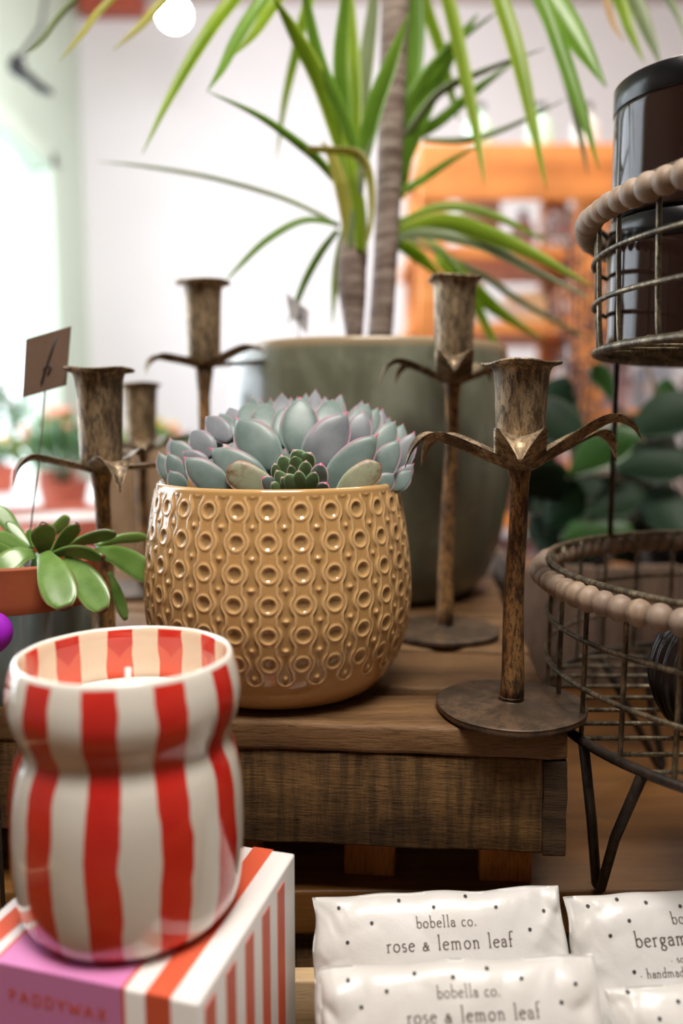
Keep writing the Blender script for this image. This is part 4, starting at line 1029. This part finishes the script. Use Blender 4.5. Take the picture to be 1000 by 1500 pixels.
# ------------------------------------------------------------------ orange shelf unit with goods
SY = 2.05
xl, xr_ = W(612, 400, SY).x, W(900, 400, SY).x
zt = W(740, 222, SY).z
sh = thing('shelf_unit', ((xl + xr_) / 2, SY, 0), 'orange pine shelf unit against the back, seen between trunk and baskets', 'shelf')
XR2 = 1.45
def bx_(name, x0, x1, y0, y1, z0, z1, mat=M_orange, parent=sh, bev=.004):
    mb = MB(); box(mb, ((x0 + x1) / 2, (y0 + y1) / 2, (z0 + z1) / 2), (x1 - x0, y1 - y0, z1 - z0), 0, bev); return obj(name, mb, mat, parent, False)
for x in (xl, W(845, 400, SY).x, 1.1, XR2):
    bx_('upright', x, x + .07, SY, SY + .05, 0, zt); bx_('upright', x, x + .07, SY + .36, SY + .41, 0, zt)
bx_('top_rail', xl, XR2 + .07, SY - .012, SY - .001, zt - .115, zt + .0); bx_('top_board', xl, XR2 + .07, SY, SY + .41, zt + .001, zt + .02)
levels = [W(740, 345, SY).z - .02, W(740, 470, SY).z, W(740, 600, SY).z, W(740, 760, SY).z, W(740, 900, SY).z]
for z in levels: bx_('shelf_board', xl - .02, XR2 + .08, SY + .02, SY + .40, z - .03, z)
cols = {'white': plain('white_packaging', (.8, .78, .78), .5, .05), 'cream': plain('cream_packaging', (.82, .62, .36), .5, .05), 'rose': plain('rose_packaging', (.62, .3, .3), .5, .05),
        'mauve': plain('mauve_packaging', (.42, .3, .33), .5, .05), 'mint': plain('mint_packaging', (.5, .72, .6), .5, .05), 'brown': plain('brown_packaging', (.2, .1, .07), .5, .05), 'blue': plain('pale_blue_packaging', (.5, .6, .75), .5, .05), 'peach': plain('peach_packaging', (.85, .42, .2), .5, .05)}
def carton(x, y, z, w_, d, h, key, where):
    c = thing('carton', (x, y, z), f'{where}', 'box', 'cartons on the orange shelf')
    mb = MB(); box(mb, (x, y, z + h / 2), (w_, d, h), rs.uniform(-.1, .1), .002); obj('carton_body', mb, cols[key], c, False)
    mb = MB(); box(mb, (x, y, z + h * .5), (w_ * 1.012, d * 1.012, h * .22), 0, .001); obj('label_band', mb, cols['white' if key != 'white' else 'rose'], c, False)
def bottle(x, y, z, r, h, key, where):
    c = thing('bottle', (x, y, z), where, 'bottle', 'bottles on the orange shelf')
    mb = MB(); lathe(mb, (x, y, z), smoothprof([(r * .9, 0), (r, .004), (r, h * .6), (r * .8, h * .72), (r * .35, h * .8), (r * .35, h * .9)], 20), 24); obj('bottle_body', mb, cols[key], c)
    mb = MB(); lathe(mb, (x, y, z), [(r * .42, h * .9), (r * .42, h), (0, h)], 16, closed=True); obj('cap', mb, M_lid, c)
rowname = ['top', 'second', 'third', 'fourth', 'bottom']
keys = list(cols)
sz_seq = {0: ['white', 'rose', 'white', 'mauve', 'white', 'rose'], 1: ['white', 'cream', 'peach', 'cream', 'white', 'cream'], 2: ['mauve', 'mauve', 'white', 'mauve', 'blue', 'brown'], 3: ['white', 'brown', 'rose', 'white', 'peach', 'mauve'], 4: ['brown', 'mauve', 'white', 'cream', 'brown', 'blue']}
for li, z in enumerate(levels):
    x = xl + .11; k = 0; gap_h = (.17 if li == 0 else levels[li - 1] - z - .05)
    while x < XR2 - .05:
        key = sz_seq[li][k % 6]; wd_ = rs.uniform(.06, .11); h = gap_h * rs.uniform(.6, .9); 
        side = f'{ordinal}' if False else ''
        pos = ['at the left end', 'second from the left', 'third from the left', 'fourth from the left', 'fifth from the left', 'sixth from the left', 'seventh from the left', 'eighth from the left', 'ninth from the left', 'tenth from the left', 'eleventh from the left', 'twelfth from the left'][min(k, 11)]
        cn = {'white': 'white', 'cream': 'cream', 'rose': 'rose', 'mauve': 'mauve', 'mint': 'mint', 'brown': 'brown', 'blue': 'pale blue', 'peach': 'peach'}[key]
        if (k + li) % 3 == 1: bottle(x + .03, SY + .15, z, .03, h, key, f'{cn} bottle on the {rowname[li]} orange shelf board, {pos}')
        else: carton(x + wd_ / 2, SY + .17, z, wd_, .1, h, key, f'{cn} carton on the {rowname[li]} orange shelf board, {pos}')
        x += wd_ + .035; k += 1
for i, (x, key) in enumerate(((.36, 'mint'), (.52, 'mint'), (.64, 'white'), (.84, 'mint'))):
    bottle(x, SY + .2, zt + .02, .035, .16, key, ['mint bottle standing leftmost on the shelf unit top', 'mint bottle standing mid way on the shelf unit top', 'white bottle standing on the shelf unit top', 'mint bottle standing rightmost on the shelf unit top'][i])

# ------------------------------------------------------------------ left background
wb = thing('tan_wooden_box', (-.20, .95, ZT), 'tan wooden box of upright boards behind the left candle holders', 'box')
for i in range(4):
    mb = MB(); box(mb, (-.240 + i * .031, .90, ZT + .105), (.0295, .012, .21), 0, .0015, .0005, seed=i); obj('board', mb, M_tan, wb)
    mb = MB(); box(mb, (-.240 + i * .031, 1.0, ZT + .105), (.0295, .012, .21), 0, .0015, .0005, seed=i + 8); obj('board', mb, M_tan, wb)
for sx in (-.262, -.125):
    for j in range(3):
        mb = MB(); box(mb, (sx, .922 + j * .028, ZT + .105), (.011, .026, .21), 0, .0012); obj('board', mb, M_tan, wb)
M_gravel = plain('pale_grey_gravel', (.62, .62, .6), .8, .35, 120)
def saucer(c, R, label):
    s_ = thing('clay_saucer', c, label, 'saucer'); mb = MB()
    lathe(mb, c, smoothprof([(R * .6, 0), (R * .8, .003), (R * .96, .03), (R, .042), (R * .985, .046), (R * .95, .042), (R * .78, .012), (R * .4, .009), (0, .009)], 40), 64, closed=True); mb.f.append(tuple(range(64))[::-1]); obj('dish', mb, M_terra_red, s_); mb = MB(); lathe(mb, c, [(R * .93, .034), (R * .5, .037), (0, .036)], 40, closed=True); obj('gravel', mb, M_gravel, s_); return s_
sa = H(-10, 800, .16)
wbn = thing('plant_bench', (-.62, 1.99, 0), 'low white bench under the shop window carrying potted plants', 'bench')
mb = MB(); box(mb, (-.62, 1.99, CZ - .20), (.78, 1.08, .03), 0, .003); obj('bench_top', mb, M_white, wbn)
for sx in (-.96, -.28):
    for sy in (1.5, 2.48):
        mb = MB(); box(mb, (sx, sy, (CZ - .215) / 2), (.05, .05, CZ - .215), 0, .003); obj('leg', mb, M_white, wbn)
ZB = CZ - .185
rz_ = thing('display_riser', (-.5875, 1.145, ZT), 'white box riser on the table carrying the clay saucers and white dish', 'riser')
mb = MB(); box(mb, (-.5875, 1.145, ZT + .0295), (.625, .55, .059), 0, .002); obj('riser_block', mb, M_white, rz_)
saucer(Vector((-.47, .98, ZB)), .1, 'red clay saucer at the bench front, behind the green succulent')
saucer(Vector((-.42, 1.24, ZB)), .12, 'wide red clay saucer behind the smaller one on the bench')
dsh = thing('white_dish', Vector((-.335, .925, ZB)), 'small white china dish behind the front left candle holder', 'dish')
mb = MB(); lathe(mb, (-.335, .925, ZB), smoothprof([(.02, 0), (.03, .003), (.045, .022), (.0455, .0235), (.043, .022), (.025, .006), (0, .005)], 24), 40, closed=True); mb.f.append(tuple(range(40))[::-1]); obj('bowl', mb, M_white, dsh)
flow = [plain('yellow_flower', (.8, .55, .1), .6), plain('peach_flower', (.8, .35, .22), .6), plain('white_flower', (.85, .85, .85), .6)]
M_fol = [leafmat('fresh_foliage_a', (.12, .3, .05), (.25, .42, .1), .3), leafmat('fresh_foliage_b', (.07, .2, .08), (.15, .3, .12), .3)]
def bush(x, y, z, r, h, fi, li, label, terra=True):
    b = thing('potted_plant', (x, y, z), label, 'plant', 'potted plants on the window bench')
    mb = MB(); lathe(mb, (x, y, z), smoothprof([(.03, 0), (.035, .003), (.045, .06), (.048, .07), (.044, .07), (.04, .06)], 16), 32, closed=True); mb.f.append(tuple(range(32))[::-1]); obj('pot', mb, M_terra_red if terra else M_white, b)
    mb = MB(); mf = MB(); ms_ = MB()
    for i in range(90):
        a, e = rs.uniform(0, 6.28), rs.uniform(.1, 1.5); R = r * rs.uniform(.5, 1)
        p = Vector((x + R * math.cos(a) * math.cos(e) * 1.1, y + R * math.sin(a) * math.cos(e), z + .06 + h * (.25 + .75 * math.sin(e) * rs.uniform(.5, 1)))); d = (p - Vector((x, y, z + .05))).normalized()
        sdv = d.cross(Vector((rs.uniform(-1, 1), rs.uniform(-1, 1), .3))).normalized(); L = rs.uniform(.025, .045)
        blade(mb, [p, p + d * L * .5 + Vector((0, 0, .004)), p + d * L], [.002, .008, .009, .006, .001], sdv, thick=.0006, n=5, m=2)
        if i % 3 == 0: tube(ms_, [(x, y, z + .055), tuple((Vector((x, y, z + .06)) + p) / 2), tuple(p)], .001, 4)
        if i % 4 == 0:
            q = p + d * L * 1.1; lathe(mf, q, [(0, -.008), (.010, -.002), (.012, .003), (.005, .007), (0, .007)], 8, closed=True)
    obj('foliage', mb, M_fol[li], b); obj('stem', ms_, M_rub2, b)
    if fi is not None: obj('blossom', mf, flow[fi], b)
bush(-.76, 1.60, ZB, .09, .13, 0, 0, 'yellow flowering potted plant at the left edge of the window bench')
bush(-.52, 1.53, ZB, .08, .10, None, 1, 'green potted plant without flowers in the middle of the window bench')
bush(-.64, 1.85, ZB, .09, .12, 1, 0, 'peach flowering potted plant on the window bench, middle row')
bush(-.88, 2.1, ZB, .11, .20, 2, 1, 'white flowering tall potted plant at the back of the window bench')
bush(-.33, 1.66, ZB, .07, .07, 1, 1, 'peach flowering low plant at the right of the window bench')
bush(-.46, 1.95, ZB, .08, .10, 0, 0, 'yellow flowering plant far right on the window bench', False)
bush(-.90, 1.78, ZB, .09, .16, None, 0, 'leafy green potted plant against the window glass')
# dark sprigs at the far left, beside the candle
sg = thing('conifer_sprigs', (-.20, .345, ZL), 'dark green needle sprigs in a small pot left of the striped candle', 'plant')
mb = MB(); lathe(mb, (-.20, .345, ZL), smoothprof([(.02, 0), (.024, .002), (.03, .045), (.032, .05), (.029, .05), (.026, .04)], 16), 32, closed=True); mb.f.append(tuple(range(32))[::-1]); obj('pot', mb, M_lid, sg)
ms_, mb = MB(), MB()
for i in range(22):
    a = rs.uniform(0, 6.28); L = rs.uniform(.5, 1); p0 = Vector((-.20, .345, ZL + .045)); p2 = p0 + Vector((.042 * math.cos(a) * L, .030 * math.sin(a) * L, .085 * rs.uniform(.4, 1)))
    P = cr([p0, (p0 + p2) / 2 + Vector((0, 0, .008)), p2], 10); tube(ms_, P, .0008, 5)
    for q in P[2:]:
        for k in range(5):
            dv = Vector((rs.uniform(-1, 1), rs.uniform(-1, 1), rs.uniform(-.2, 1))).normalized(); blade(mb, [q, q + dv * .006, q + dv * .011], [.0005, .0007, .0001], dv.cross(Vector((.3, .5, .8))), thick=.0003, n=2, m=1)
obj('stem', ms_, M_bark, sg); o = obj('needles', mb, M_pine_n, sg); o['kind'] = 'stuff'

# ------------------------------------------------------------------ ceiling spotlight and window bracket
lp3 = W(255, 22, 2.75)
sl = thing('ceiling_spotlight', lp3, 'glowing round ceiling spotlight above the white back wall', 'lamp')
dirv = (Vector((-.25, 1.6, 1.2)) - lp3).normalized(); qz = dirv.to_track_quat('Z', 'Y').to_matrix()
t = NT('glowing_lamp_face'); t.set(col=(1, 1, 1), emc=(.93, .97, 1), ems=60); M_glow = t.m
mb = MB(); lathe(mb, (0, 0, 0), [(0, -.09), (.04, -.085), (.05, -.04), (.052, 0), (.046, 0), (.044, -.006)], 32, closed=True); mb.v = [tuple(qz @ Vector(v) + lp3) for v in mb.v]; lh_ = obj('lamp_housing', mb, M_white, sl)
mb = MB(); lathe(mb, (0, 0, 0), [(.046, -.002), (.0, -.002)], 32, closed=True); mb.v = [tuple(qz @ Vector(v) + lp3) for v in mb.v]; obj('lamp_face', mb, M_glow, lh_)
mb = MB(); tube(mb, [lp3 - dirv * .07, lp3 - dirv * .07 + Vector((0, 0, .04)), Vector((lp3.x - dirv.x * .07, lp3.y - dirv.y * .07, CH))], .008, 10); obj('lamp_arm', mb, M_white, sl)
wy_ = 2.1
br = thing('window_catch', W(45, 112, wy_), 'dark metal bracket hanging before the top of the shop window', 'bracket')
mb = MB(); tube(mb, cr([W(28, 84, wy_), W(24, 100, wy_), W(40, 112, wy_), W(58, 128, wy_), W(76, 136, wy_)], 16), [.016, .020, .012, .013, .007], 10); obj('arm', mb, M_lid, br)
mb = MB(); tube(mb, [W(28, 86, wy_), W(14, 92, 2.12)], .006, 8); obj('wall_pin', mb, M_lid, br)
mb = MB(); tube(mb, [W(28, 86, wy_), W(60, 40, wy_), W(75, -60, wy_), W(75, -330, wy_)], .005, 8); obj('hanging_cord', mb, M_lid, br)
